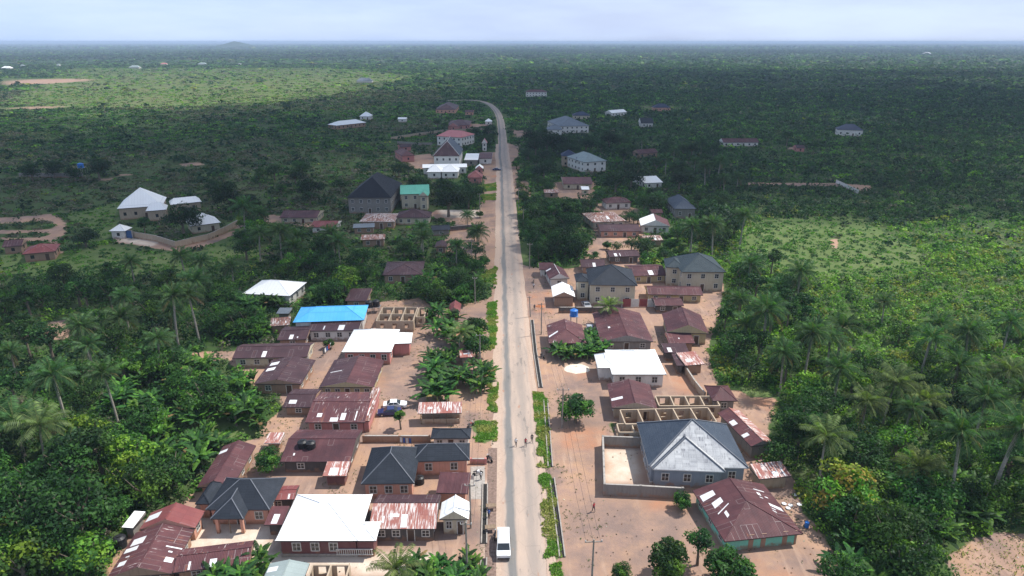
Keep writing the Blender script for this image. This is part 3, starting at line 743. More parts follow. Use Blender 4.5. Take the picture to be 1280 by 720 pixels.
H('villa', 'pale walled two storey villa with grey green hipped roof', [
  ('hip', (730, 203), (759, 201), (734, 194), 5.6, 3.4, 'greygreen', {}),
  ('gx', (720, 201), (732, 201), 8, 5.2, 1.4, 'greytile', {})], 'whitew', far=True, storeys=2)
H('villa', 'unfinished two storey house with navy hipped roof left of the grey green villa', [
  ('hip', (702, 195), (721, 195), 9, 5.8, 2.8, 'navy', {})], 'tanw', far=True, storeys=2)
H('mansion', 'large grey multi hipped roof with pale walls beyond the dark trees', [
  ('hip', (700, 158), (737, 157), (703, 151), 5.4, 5.2, 'greytile', {}),
  ('hip', (684, 162), (703, 162), 12, 4.6, 3.0, 'greytile', {})], 'whitew', far=True, storeys=2)
H('house', 'dark navy roof just behind the large grey multi hipped roof', [
  ('hip', (716, 144.5), (738, 144.5), 12, 3.4, 3.0, 'navy', {})], 'cream', far=True)
H('house', 'white roof in the far bush right of the navy roofs', [
  ('gx', (765, 141.5), (784, 140), 10, 3.2, 2.2, 'white', {})], 'whitew', far=True)
H('house', 'dark slate roof alone in bush below the far navy roof', [
  ('gx', (801, 154), (817, 154), 12, 3.4, 3.6, 'slate', {})], 'whitew', far=True)
H('house', 'navy roofed house with salmon walls beside a bright clearing', [
  ('hip', (817, 134.5), (839, 134.5), 12, 3.6, 3.4, 'navy', {})], 'salmon', far=True)
H('longhouse', 'faded maroon roof among trees right of the grey green villa', [
  ('gx', (799, 192), (823, 190.5), 8, 2.8, 1.8, 'maroon', {})], 'mud', far=True)
H('house', 'white roofed house surrounded by dark trees on the right', [
  ('gx', (806, 229), (829, 228), (811, 220), 2.8, 1.6, 'white', {})], 'whitew', far=True)
H('villa', 'far white two storey block with maroon roof past the road bend', [
  ('hip', (657, 115), (684, 115), 12, 6.2, 2.6, 'maroon', {})], 'whitew', far=True, storeys=2)
H('longhouse', 'long maroon roof with pale walls alone in the right hand bush', [
  ('gx', (904, 178), (949, 178), 10, 2.8, 2.0, 'maroon', {})], 'whitew', far=True)
H('hut', 'small dark hut on a pinkish clearing right of the lone long maroon roof', [
  ('gx', (996, 185), (1007, 185), 7, 2.6, 1.4, 'brown', {})], 'pinkw', far=True, cat='hut')
H('house', 'black roofed house with gappy pale walls far out in the right bush', [
  ('hip', (1047, 162), (1080, 163), 12, 4.6, 3.6, 'navy', {})], 'whitew', far=True)
# far specks on the plain
for i, (x, y, w_, rm, lb) in enumerate([
    (7, 84, 12, 'white', 'white roofed farmhouse at the far left edge of the plain'),
    (27, 81, 5, 'greygreen', 'tiny pale roof right of the far left farmhouse'),
    (72, 80, 4, 'greygreen', 'tiny pale roof in the haze above the bare field'),
    (167, 83, 13, 'greygreen', 'pale roofed barn above the sunlit field, far left'),
    (204, 79, 8, 'pink', 'faint pinkish tower like house right of the pale barn'),
    (252, 79, 10, 'greygreen', 'small pale block house far off, left of centre'),
    (299, 79, 4, 'greygreen', 'minute pale roof near the wooded rise'),
    (455, 100, 20, 'greytile', 'grey roofed block half lost in the far woods'),
    (1160, 66, 9, 'white', 'bright roof speck in the sunlit band at far right')]):
    t = (CAMH - 3) / (FOC * sP + (y + 1 - 360.0) * cP)
    H('farmhouse', lb, [('hip', (x - w_ / 2, y + 1), (x + w_ / 2, y + 1), max(8, w_ * t * .5), 3.0, max(3.0, w_ * t * .18), rm, {'caps': False})], 'whitew', far=True, win=False, keep=False)
# roofless block buildings
shell_building('unfinished_house', 'roofless tan block walls with several rooms beside the white hipped pink house', (470, 401), (516, 401), (478, 384), 2.8, 3, 2, 'tanw', 'unfinished house')
shell_building('unfinished_house', 'small roofless annex at the right end of the tan block rooms left of the road', (520, 396), (530, 396), 6, 2.6, 1, 1, 'tanw', 'unfinished house')
shell_building('unfinished_rooms', 'roofless row of three block rooms nearest the small maroon pyramid hut', (824, 507), (900, 507), (822, 495), 2.5, 4, 1, 'tanw', 'unfinished building')
shell_building('unfinished_rooms', 'long roofless block row directly behind the blue grey villa', (782, 530), (896, 527), (781, 512), 2.6, 5, 1, 'tanw', 'unfinished building')
shell_building('unfinished_rooms', 'pair of roofless block rooms at the left back corner of the villa yard', (774, 540), (812, 540), (774, 529.5), 2.4, 2, 1, 'tanw', 'unfinished building')
shell_building('unfinished_rooms', 'small roofless frame of walls at the bottom edge below the white roofed hall', (382, 729), (430, 729), (386, 706), 2.3, 2, 1, 'tanw', 'unfinished building')
H('shed', 'pale zinc roof cut off by the bottom edge below the sandy yard', [
  ('gy', (322, 738), (374, 738), (334, 704), 2.5, .6, 'greygreen', {'patches': 6})], 'greyw', win=False, cat='shed')
_t = [o for o in C.objects if o.get('label', '').startswith('wide bungalow with blank')][0]
_a, _u, _v, _w, _d = sec_geom((344, 676), (448, 676), (374, 618), 3.0)
_mb = MB(); _y = -_d / 2 + .38
for _k in range(17): _mb.box((_w / 2 - 3.1 + _k * .29, _y, .85), (.09, .09, .75), M['frame'])
_mb.box((_w / 2 - .78, _y, 1.27), (4.9, .14, .08), M['frame']); _mb.box((_w / 2 - .78, _y, .42), (4.9, .14, .1), M['frame'])
_mb.build('balustrade', _t)
# boundary walls
wall_run('boundary_wall', 'stained block wall enclosing the sandy yard beside the blue grey villa', [(806, 560), (753, 558), (755, 619), (800, 621), (852, 624)], 2.0, 'greyw', pier=3.6)
wall_run('boundary_wall', 'low brown block wall behind the charcoal bungalow, left of the road', [(455, 553), (500, 553), (537, 553)], 1.3, 'mud')
wall_run('boundary_wall', 'block fence running beside red soil behind the brilliant white bungalow', [(857, 468), (868, 485), (880, 500)], 1.6, 'tanw')
wall_run('boundary_wall', 'dark block wall in front of the cream two storey villa', [(699, 391), (740, 391), (754, 391)], 1.5, 'darkw')
wall_run('boundary_wall', 'compound wall around the far left mansions', [(160, 296), (195, 302), (220, 310), (262, 300), (282, 291), (300, 281)], 2.2, 'tanw', pier=5)
wall_run('boundary_wall', 'long pale wall cutting across scrub beyond the pink roofed villa', [(489, 175), (520, 170), (550, 166), (585, 164), (612, 163)], 2.0, 'tanw', pier=12)
wall_run('boundary_wall', 'grey wall beside scrub left of the tall white gable block', [(497, 180), (520, 182), (540, 182)], 1.8, 'greyw', pier=12)
wall_run('boundary_wall', 'pale ruined wall run at the end of the right hand bush path', [(1045, 230), (1058, 236), (1072, 243)], 2.0, 'whitew', pier=6)
wall_run('boundary_wall', 'low pink kerb wall between the charcoal wing and the road', [(589, 580), (607, 580)], 1.0, 'pinkw')
wall_run('boundary_wall', 'dark wall of the yard around the big round tree', [(563, 289), (585, 287), (600, 286)], 1.7, 'darkw')
wall_run('boundary_wall', 'grey wall beyond the far left track in the scrub', [(25, 222), (60, 222), (104, 222)], 2.2, 'greyw', pier=10)
def gate(name, label, a, b, h, mats):
    A, B = Vector(G(*a)), Vector(G(*b)); c = (A + B) / 2; L = (B - A).length
    r = empty(name, (c.x, c.y, 0), math.atan2(B.y - A.y, B.x - A.x), label, 'gate')
    n = len(mats)
    for i, m in enumerate(mats):
        mb = MB(); x0 = -L / 2 + L * i / n
        mb.box((x0 + L / n / 2, 0, h / 2 + .1), (L / n - .06, .06, h), M[m])
        for k in range(int(L / n / .3)): mb.box((x0 + .15 + .3 * k, -.05, h / 2 + .1), (.06, .05, h - .1), M[m])
        mb.build('gate_leaf', r)
    for s in (-1, 1):
        mb = MB(); mb.box((s * (L / 2 + .15), 0, h / 2 + .2), (.3, .3, h + .4), M['concrete']); mb.build('pillar', r)
gate('sheet_gate', 'maroon and pale corrugated gate of the cream two storey villa', (778, 384), (819, 384), 2.2, ['redpaint', 'frame', 'redpaint', 'frame'])
gate('metal_gate', 'blue double gate of the walled compound far left', (153, 297), (166, 298), 2.6, ['doorb', 'doorb'])
# ---------------------------------------------------------------- masks in plan
def polyW(px): return np.array([G(*p) for p in px])
def inpoly(X, Y, P):
    r = np.zeros(X.shape, bool); n = len(P)
    j = n - 1
    for i in range(n):
        xi, yi = P[i]; xj, yj = P[j]
        c = ((yi > Y) != (yj > Y))
        with np.errstate(divide='ignore', invalid='ignore'):
            xx = (xj - xi) * (Y - yi) / (yj - yi) + xi
        r ^= c & (X < xx); j = i
    return r
class VN:
    def __init__(s, seed): s.g = np.random.RandomState(seed).rand(256, 256)
    def __call__(s, X, Y, sc):
        x = X / sc; y = Y / sc; xi = np.floor(x).astype(int); yi = np.floor(y).astype(int)
        fx = x - xi; fy = y - yi; fx = fx * fx * (3 - 2 * fx); fy = fy * fy * (3 - 2 * fy)
        g = s.g; a = g[yi % 256, xi % 256]; b = g[yi % 256, (xi + 1) % 256]; c = g[(yi + 1) % 256, xi % 256]; d = g[(yi + 1) % 256, (xi + 1) % 256]
        return (a * (1 - fx) + b * fx) * (1 - fy) + (c * (1 - fx) + d * fx) * fy
vn = VN(5); vn2 = VN(11)
SOIL = [polyW(p) for p in (
 [(623,190),(600,190),(594,203),(606,228),(600,262),(575,272),(556,300),(560,315),(596,325),(612,345),(614,372),(590,378),(545,388),(528,372),(470,378),(455,380),(452,395),(410,406),(395,418),(388,424),(300,434),(286,452),(318,482),(350,490),(352,512),(330,528),(328,548),(300,552),(312,580),(296,604),(246,612),(226,628),(180,650),(150,690),(128,720),(120,760),(660,760),(640,400)],
 [(632,178),(648,183),(650,205),(646,240),(645,262),(648,300),(655,332),(690,338),(722,334),(727,330),(742,292),(742,256),(760,252),(800,262),(815,280),(800,300),(800,330),(833,342),(850,352),(905,352),(900,392),(890,415),(884,440),(894,470),(905,490),(935,484),(975,498),(970,512),(962,530),(960,560),(950,580),(992,592),(1004,640),(1045,690),(1050,760),(650,760),(640,400)],
 [(1185,695),(1215,672),(1280,665),(1340,670),(1340,760),(1200,760)],
 [(545,262),(600,262),(600,275),(560,278),(535,270)],
 [(500,196),(540,192),(545,205),(530,212),(505,208)],
 [(690,228),(745,226),(742,250),(690,248)],
 [(640,228),(662,225),(664,250),(646,250)],
 [(-20,271),(0,272),(30,271),(56,268),(52,264.5),(38,257),(42,255.5),(56,262),(75,272),(85,283),(82,293),(72,299),(76,312),(80,316),(66,318),(62,306),(60,300),(40,302),(0,300),(0,296),(30,298),(58,296),(66,291),(40,291.5),(0,292),(-20,292),(-20,287.5),(0,288),(40,287.5),(68,286),(66,280),(58,273),(54,276),(0,280),(-20,280)],
 [(140,296),(190,300),(225,308),(262,300),(290,288),(300,290),(262,306),(225,316),(170,306),(145,304)],
 [(340,268),(290,282),(292,286),(350,278),(420,290),(420,282)],
 [(60,402),(85,400),(88,425),(55,425)],
 [(190,455),(255,438),(290,440),(290,448),(230,455),(200,462)],
 [(1090,232),(1045,229),(935,228),(935,232),(1045,233),(1085,240)],
 [(980,184),(1004,184),(1006,187),(985,187)],
 [(1038,300),(1050,296),(1046,310),(1040,314)],
 [(1050,404),(1065,402),(1068,410),(1052,412)],
 [(572,155),(618,156),(618,159),(575,160)],
 [(640,163),(664,164),(664,172),(642,172)],
 [(0,107),(80,104),(130,100),(60,98),(0,98)],
 [(0,138),(80,135),(110,131),(60,133),(0,134)],
 [(120,225),(155,216),(165,218),(130,228)],
 [(225,205),(250,202),(255,206),(230,209)],
)]
GRASSY = [polyW(p) for p in (   # kept green inside the soil zones
 [(598,232),(620,228),(621,238),(600,240)], [(600,244),(620,242),(620,250),(602,251)],
 [(608,380),(621,376),(621,436),(612,440)], [(600,345),(621,333),(621,356),(604,352)], [(609,468),(621,464),(622,516),(610,512)],
 [(590,526),(622,526),(622,551),(592,554)],
 [(666,491),(684,490),(689,583),(672,586)], [(673,595),(690,593),(703,694),(684,698)], [(686,704),(702,702),(706,760),(690,760)],
 [(646,250),(662,250),(662,272),(648,272)], [(645,304),(664,300),(667,332),(650,330)],
 [(926,484),(945,483),(975,496),(930,497)], [(762,527),(772,527),(772,545),(760,545)],
 [(470,500+46),(535,546),(535,551),(470,551)],
)]
FIELD = [polyW(p) for p in (   # low bright crops and grass
 [(930,275),(1070,270),(1150,312),(1160,340),(1100,350),(1000,345),(930,335)],
 [(240,330),(300,262),(320,290),(305,330),(220,345)],
 [(0,300),(30,318),(85,318),(120,305),(230,318),(320,300),(330,330),(180,345),(0,345)],
 [(0,130),(90,85),(420,85),(520,95),(470,110),(330,132),(100,135)],
 [(700,190+35),(706,222),(706,240),(690,240)],
 [(800,133),(850,133),(850,138),(800,139)],
 [(215,522),(320,516),(325,545),(250,556)],
 [(150,252),(80,268),(130,300),(150,285)],
)]
BARE = [polyW(p) for p in ([(0,138),(0,100),(20,96),(60,96),(0,92)],)]
def in_any(X, Y, L):
    r = np.zeros(X.shape, bool)
    for P in L: r |= inpoly(X, Y, P)
    return r
# road centre line in plan
def rx(k, y): return 622.5 + k * (y - 52)
RL, RR = 0.012, 0.0925
road_px = [((rx(RL, y) + rx(RR, y)) / 2, y, (rx(RR, y) - rx(RL, y)) / 2) for y in (900, 800, 740, 700, 660, 620, 580, 540, 500, 460, 420, 380, 340, 300, 270, 245, 225, 212)]
road_px += [(628.5, 195, 6.3), (628.3, 180, 5.6), (627.6, 168, 4.9), (626.6, 158, 4.3), (625.3, 150, 3.9), (622.5, 142, 3.6), (617.5, 135, 3.6), (610, 129.5, 4.2), (600, 126.4, 5.5), (585, 125.2, 6), (560, 125.6, 6)]
RW = [Vector(G(x, y)) for x, y, _ in road_px]
HWID = 3.1
def road_ribbon(off0, off1, z, name, mat, i0=0, i1=None, sub=6):
    P = RW[i0:i1]
    pts = []
    for i in range(len(P) - 1):
        p0 = P[max(i - 1, 0)]; p1 = P[i]; p2 = P[i + 1]; p3 = P[min(i + 2, len(P) - 1)]
        for s in range(sub):
            t = s / sub
            pts.append(.5 * ((2 * p1) + (p2 - p0) * t + (2 * p0 - 5 * p1 + 4 * p2 - p3) * t * t + (3 * p1 - p0 - 3 * p2 + p3) * t ** 3))
    pts.append(P[-1])
    mb = MB(); prev = None; dist = 0
    for i, p in enumerate(pts):
        d = (pts[min(i + 1, len(pts) - 1)] - pts[max(i - 1, 0)]).normalized(); nrm = Vector((d.y, -d.x))
        if i: dist += (p - pts[i - 1]).length
        js = .12 * math.sin(dist * .9) + .1 * math.sin(dist * .37 + 1)
        row = [(p + nrm * (off0 - js), 0.0), (p + nrm * ((off0 + off1) / 2), (off1 - off0) / 2), (p + nrm * (off1 + js * .8), off1 - off0)]
        if prev:
            for a in range(2):
                mb.face([(prev[0][a][0].x, prev[0][a][0].y, z), (prev[0][a + 1][0].x, prev[0][a + 1][0].y, z), (row[a + 1][0].x, row[a + 1][0].y, z), (row[a][0].x, row[a][0].y, z)], mat,
                        [(prev[0][a][1], prev[1]), (prev[0][a + 1][1], prev[1]), (row[a + 1][1], dist), (row[a][1], dist)])
        prev = (row, dist)
    o = mb.build(name); tag(o, kind='structure'); return o, pts
# materials
def ground_mat():
    t = NT('ground_soil_and_green')
    pos = t.n('ShaderNodeNewGeometry').outputs['Position']
    soil = t.n('ShaderNodeAttribute', attribute_name='soil').outputs['Fac']
    fieldm = t.n('ShaderNodeAttribute', attribute_name='field').outputs['Fac']
    redm = t.n('ShaderNodeAttribute', attribute_name='red').outputs['Fac']
    sand = t.n('ShaderNodeAttribute', attribute_name='sand').outputs['Fac']
    n1 = t.noise(pos, .35, 6, .65); n2 = t.noise(pos, .06, 5, .6); n3 = t.noise(pos, 2.2, 5, .7); n4 = t.noise(pos, .012, 5, .6)
    edge = t.mr(t.math('ADD', soil, t.math('MULTIPLY', t.math('SUBTRACT', n1, .5), 1.1)), .42, .58)
    s = t.mix(t.mr(n2, .35, .65), (.33, .215, .160), (.40, .245, .155))
    s = t.mix(t.mr(n1, .42, .70), s, (.30, .195, .155))
    s = t.mix(t.mr(t.noise(pos, .085, 5, .6), .48, .66, 0, .9), s, (.185, .135, .12))
    s = t.mix(t.mr(n3, .55, .75, 0, .5), s, (.22, .15, .12))
    s = t.mix(t.mr(t.noise(pos, .045, 4), .60, .72, 0, .8), s, (.42, .19, .10))
    drag = t.noise(t.n('ShaderNodeMapping', {'Vector': pos, 'Scale': (1.0, .12, 1), 'Rotation': (0, 0, .05)}).outputs[0], .8, 5, .6)
    s = t.mix(t.mr(drag, .55, .75, 0, .45), s, (.50, .35, .26))
    s = t.mix(t.math('MULTIPLY', sand, t.mr(n1, .3, .6, .4, 1)), s, (.62, .52, .42))
    stain = t.n('ShaderNodeAttribute', attribute_name='stain').outputs['Fac']
    s = t.mix(t.math('MULTIPLY', stain, t.mr(t.noise(pos, .14, 6, .7), .38, .58, .1, .85)), s, (.19, .138, .12))
    s = t.mix(t.math('MULTIPLY', redm, t.mr(n1, .35, .7, .1, .8)), s, (.42, .19, .10))
    # tufts of grass creeping on the soil
    s = t.mix(t.mr(t.noise(pos, .5, 7, .75), .66, .74, 0, .5), s, (.10, .12, .05))
    g = t.mix(t.mr(n4, .35, .65), (.045, .085, .024), (.085, .110, .044))
    g = t.mix(t.mr(n2, .4, .7), g, (.045, .085, .022))
    g = t.mix(t.mr(n1, .5, .8), g, (.10, .10, .06))
    f = t.mix(t.mr(n2, .3, .7), (.080, .130, .036), (.13, .16, .062))
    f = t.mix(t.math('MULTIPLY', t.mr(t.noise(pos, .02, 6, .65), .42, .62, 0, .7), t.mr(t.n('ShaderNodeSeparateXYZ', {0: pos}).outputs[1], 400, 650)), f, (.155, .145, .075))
    f = t.mix(t.mr(n1, .45, .7, 0, .6), f, (.06, .10, .03))
    g = t.mix(t.mr(fieldm, .3, .7), g, f)
    yy = t.n('ShaderNodeSeparateXYZ', {0: pos}).outputs[1]
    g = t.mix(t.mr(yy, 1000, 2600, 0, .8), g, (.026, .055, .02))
    c = t.mix(edge, g, s)
    return t.out(t.bsdf(c, .95, .08, t.bump(t.math('ADD', n3, n1), .5, .12)))
def road_mat():
    t = NT('worn_dusty_asphalt')
    uv = t.n('ShaderNodeUVMap').outputs[0]; sp = t.n('ShaderNodeSeparateXYZ', {0: uv})
    pos = t.n('ShaderNodeNewGeometry').outputs['Position']
    u = sp.outputs[0]
    warp = t.math('ADD', u, t.math('MULTIPLY', t.math('SUBTRACT', t.noise(t.n('ShaderNodeMapping', {'Vector': uv, 'Scale': (1, .05, 1)}).outputs[0], 1.5, 4), .5), 1.2))
    base = t.mix(t.noise(pos, 3, 6, .7), (.155, .150, .145), (.20, .19, .178))
    # two tracks swept free of dust
    tr1 = t.mr(t.math('ABSOLUTE', t.math('SUBTRACT', warp, 1.35)), .25, .95, 1, 0, True)
    tr2 = t.mr(t.math('ABSOLUTE', t.math('SUBTRACT', warp, 4.2)), .1, 1.1, .38, 0, True)
    clean = t.math('MAXIMUM', tr1, tr2)
    patch = t.mr(t.noise(t.n('ShaderNodeMapping', {'Vector': uv, 'Scale': (.5, .10, 1)}).outputs[0], 1.0, 6, .65), .35, .7)
    dust = t.math('MULTIPLY', t.math('SUBTRACT', 1.0, clean), t.mr(patch, 0, 1, .62, 1.0))
    fard = t.mr(sp.outputs[1], 75, 260, 1.0, .8)
    dust = t.math('MULTIPLY', dust, fard)
    c = t.mix(dust, base, (.45, .345, .275))
    big = t.noise(t.n('ShaderNodeMapping', {'Vector': uv, 'Scale': (.9, .22, 1), 'Location': (3, 5, 0)}).outputs[0], .8, 5, .6)
    c = t.mix(t.mr(big, .60, .64, 0, .45), c, (.115, .11, .105))
    edge = t.math('MINIMUM', warp, t.math('SUBTRACT', 6.2, warp))
    c = t.mix(t.mr(edge, .0, .55, .9, 0), c, (.42, .30, .23))
    hole = t.noise(t.n('ShaderNodeMapping', {'Vector': uv, 'Scale': (.5, .16, 1)}).outputs[0], 1.4, 4, .5)
    c = t.mix(t.mr(hole, .66, .70, 0, .75), c, (.34, .19, .13))
    crack = t.n('ShaderNodeTexVoronoi', {'Vector': t.n('ShaderNodeMapping', {'Vector': uv, 'Scale': (.35, .14, 1)}).outputs[0], 'Scale': 1.0}, feature='DISTANCE_TO_EDGE').outputs[0]
    c = t.mix(t.mr(crack, 0, .012, .2, 0), c, (.1, .085, .075))
    return t.out(t.bsdf(c, .9, .15, t.bump(t.noise(pos, 6, 4), .2, .02)))
M['ground'] = ground_mat(); M['road'] = road_mat()
M['dust'] = flat('dusty_shoulder', (.43, .32, .25), .95, .05, 0, .12)
# ground sheet
def axis(lo, hi, step, far_lo, far_hi, gr=1.07):
    a = list(np.arange(lo, hi + 1e-6, step)); s = step; x = hi
    while x < far_hi: s *= gr; x += s; a.append(x)
    s = step; x = lo
    while x > far_lo: s *= gr; x -= s; a.insert(0, x)
    return np.array(a)
gx = axis(-150, 150, 1.0, -45000, 45000); gy = axis(40, 420, 1.0, -2500, 60000)
XX, YY = np.meshgrid(gx, gy); nX, nY = len(gx), len(gy)
soil = in_any(XX, YY, SOIL).astype(float); gmask = in_any(XX, YY, GRASSY)
soil[gmask] = 0
# path strips beside the road
rp = np.array([(p.x, p.y) for p in RW])
def blur(a):
    b = a.copy()
    b[1:-1, 1:-1] = (a[1:-1, 1:-1] * 2 + a[:-2, 1:-1] + a[2:, 1:-1] + a[1:-1, :-2] + a[1:-1, 2:]) / 6
    return b
soil = blur(blur(soil))
fld = blur((in_any(XX, YY, FIELD) | gmask).astype(float))
sandP = [polyW(p) for p in ([(757,562),(796,562),(796,604),(758,604)], [(710,456),(728,454),(736,460),(724,465),(708,462)], [(540,255),(600,256),(600,272),(556,272)], [(640,700),(640,600),(606,600),(606,740)], [(228,650),(345,650),(345,690),(540,690),(540,720),(228,720)], [(140,292),(200,302),(190,308),(150,302)])]
sand = blur(in_any(XX, YY, sandP).astype(float))
redP = [polyW(p) for p in ([(925,494),(985,500),(975,532),(966,514),(945,508)], [(838,468),(858,466),(880,492),(845,492)], [(825,612),(862,612),(862,640),(800,636)], [(672,375),(690,378),(690,392),(668,390)], [(700,535),(760,532),(752,560),(700,560)], [(120,690),(150,660),(150,715),(125,720)])]
red = blur(in_any(XX, YY, redP).astype(float))
stainP = [polyW(p) for p in ([(715,622),(850,628),(858,700),(770,718),(700,700)], [(500,420),(560,430),(540,480),(480,500),(470,460)], [(655,345),(700,352),(695,378),(650,376)], [(380,415),(420,418),(408,470),(385,480)], [(300,585),(340,560),(335,600),(300,610)], [(690,470),(765,468),(760,530),(700,540)])]
stn = in_any(XX, YY, stainP).astype(float)
for _ in range(8): stn = blur(stn)
ZZ = np.zeros_like(XX)
me = bpy.data.meshes.new('ground')
nv = nX * nY; co = np.stack([XX, YY, ZZ], -1).reshape(-1, 3)
idx = np.arange(nv).reshape(nY, nX)
q = np.stack([idx[:-1, :-1], idx[:-1, 1:], idx[1:, 1:], idx[1:, :-1]], -1).reshape(-1, 4)
def fast_mesh(me, co, quads, k=4):
    me.vertices.add(len(co)); me.vertices.foreach_set('co', co.astype(np.float32).ravel())
    me.loops.add(quads.size); me.loops.foreach_set('vertex_index', quads.astype(np.int32).ravel())
    me.polygons.add(len(quads)); me.polygons.foreach_set('loop_start', (np.arange(len(quads)) * k).astype(np.int32))
    me.update(calc_edges=True)
fast_mesh(me, co, q)
for nm, arr in (('soil', soil), ('field', fld), ('sand', sand), ('red', red), ('stain', stn)):
    at = me.attributes.new(nm, 'FLOAT', 'POINT'); at.data.foreach_set('value', arr.astype(np.float32).ravel())
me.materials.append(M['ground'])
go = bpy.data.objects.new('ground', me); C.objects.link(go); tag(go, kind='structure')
road_ribbon(-HWID, HWID, .012, 'road', M['road'])
road_ribbon(-HWID - 1.5, HWID + .9, .006, 'road_shoulder', M['dust'], 0, 20)
# far dirt strip past the bend, concrete pad, drains
def strip(name, px, wid, z, mat, kind='structure'):
    P = [Vector(G(*p)) for p in px]; mb = MB(); prev = None
    for i, p in enumerate(P):
        d = (P[min(i + 1, len(P) - 1)] - P[max(i - 1, 0)]).normalized(); n = Vector((d.y, -d.x))
        row = (p - n * wid / 2, p + n * wid / 2)
        if prev: mb.face([(prev[0].x, prev[0].y, z), (prev[1].x, prev[1].y, z), (row[1].x, row[1].y, z), (row[0].x, row[0].y, z)], mat)
        prev = row
    o = mb.build(name); tag(o, kind=kind); return o
strip('concrete_pad', [(597, 624), (597, 583)], 2.3, .02, M['concrete'])
M['gravel'] = flat('brown_gravel', (.20, .14, .115), .95, .05, 0, .35)
strip('gravel_strip', [(613, 735), (613, 690), (614, 640), (616, 560)], 1.5, .016, M['gravel'])
strip('far_road', [(600, 121.5), (640, 120), (655, 119.5)], 7, .006, M['dust'])
M['drainwall'] = flat('drain_concrete', (.30, .27, .24), .9, .1, 0, .25)
def drain(name, label, px, w=.55):
    P = [Vector(G(*p)) for p in px]; c = P[0]
    r = empty(name, (c.x, c.y, 0), 0, label, 'drain')
    for side in (-1, 1):
        mb = MB()
        for a, b in zip(P, P[1:]):
            d = (b - a).normalized(); n = Vector((d.y, -d.x)) * side * (w / 2 + .09); m = (a + b) / 2 + n - c
            mb.box((m.x, m.y, .11), (.18, (b - a).length, .22), M['drainwall'], math.atan2(d.y, d.x) - PI / 2)
        mb.build('side_wall', r)
    mb = MB()
    for a, b in zip(P, P[1:]):
        d = (b - a).normalized(); m = (a + b) / 2 - c
        mb.box((m.x, m.y, .02), (w, (b - a).length, .02), M['silt'], math.atan2(d.y, d.x) - PI / 2)
    mb.build('channel_floor', r)
M['silt'] = flat('black_silt', (.018, .016, .014), .6)
drain('roadside_drain', 'open concrete drain with dark silt along the right verge, nearest stretch', [(703, 697), (697, 650), (690, 598)])
drain('roadside_drain', 'dark open drain beside the long grass strip right of the road', [(688, 584), (685, 540), (682, 500)])
drain('roadside_drain', 'stained drain kerb right of the road beside the round roadside tree', [(676, 485), (669, 440), (665, 400)])
drain('roadside_drain', 'short black drain slot left of the road opposite the white van', [(605, 680), (606, 640), (606.5, 605)])
drain('roadside_drain', 'drain end at the bottom edge left of the road', [(603, 735), (605, 698)])
# ---------------------------------------------------------------- foliage
PAL = dict(dark=(.011, .034, .013), deep=(.018, .053, .016), mid=(.034, .092, .020), bright=(.076, .172, .024), lime=(.14, .25, .028), palm=(.026, .058, .022),
           olive=(.056, .072, .034), dull=(.108, .100, .082), yellow=(.17, .19, .03), rusty=(.20, .13, .035), cool=(.035, .080, .035))
def cards(cen, nrm, size, tint, aspect=.5, rs=None):
    """leaf shaped rhombs: centres, facing, size and tint per card -> verts, quads"""
    n = len(cen)
    r = rs.normal(size=(n, 3))
    nrm = nrm / np.maximum(1e-6, np.linalg.norm(nrm, axis=1))[:, None]
    a = np.cross(nrm, r); a /= np.maximum(1e-6, np.linalg.norm(a, axis=1))[:, None]
    b = np.cross(nrm, a)
    s = size[:, None]
    v = np.stack([cen - a * s * .5, cen - b * s * aspect * .5 + nrm * s * .07, cen + a * s * .5, cen + b * s * aspect * .5 + nrm * s * .07], 1)
    return v.reshape(-1, 3), np.arange(n * 4).reshape(n, 4)
def leaf_object(name, V, T, parent=None, mat=None):
    me = bpy.data.meshes.new(name); Q = np.arange(len(V)).reshape(-1, 4)
    fast_mesh(me, V, Q)
    at = me.attributes.new('tint', 'FLOAT_COLOR', 'FACE')
    at.data.foreach_set('color', np.concatenate([T, np.ones((len(T), 1))], 1).astype(np.float32).ravel())
    me.materials.append(mat or M['leaf'])
    o = bpy.data.objects.new(name, me); C.objects.link(o)
    if parent is not None: o.parent = parent
    return o
def crown_cards(seed, r, h, z0, lobes, per, size, pals, squash=.75, irregular=.35):
    rs = np.random.RandomState(seed); V = []; T = []
    for i in range(lobes):
        th = rs.rand() * 2 * PI; k = math.sqrt(rs.rand()) * .72
        zz = rs.rand()
        c = np.array([math.cos(th) * r * k, math.sin(th) * r * k, z0 + h * (.18 + .66 * zz * (1 - .45 * k))])
        lr = r * rs.uniform(.28, .46) * (1 + irregular * (rs.rand() - .5))
        d = rs.normal(size=(per, 3)); d /= np.linalg.norm(d, axis=1)[:, None]
        d[:, 2] = np.where(d[:, 2] < -.3, -d[:, 2], d[:, 2])
        rad = lr * rs.uniform(.62, 1.08, per)
        p = c + d * rad[:, None] * np.array([1, 1, squash])
        nn = d + rs.normal(size=(per, 3)) * .55 + np.array([0, 0, .35])
        sz = size * rs.uniform(.65, 1.3, per)
        v, _ = cards(p, nn, sz, None, .62, rs)
        base = np.array(PAL[pals[rs.randint(len(pals))]]) * rs.uniform(.8, 1.25)
        V.append(v); T.append(np.clip(base * rs.uniform(.75, 1.3, (per, 1)), 0, .8))
    return np.concatenate(V), np.concatenate(T)
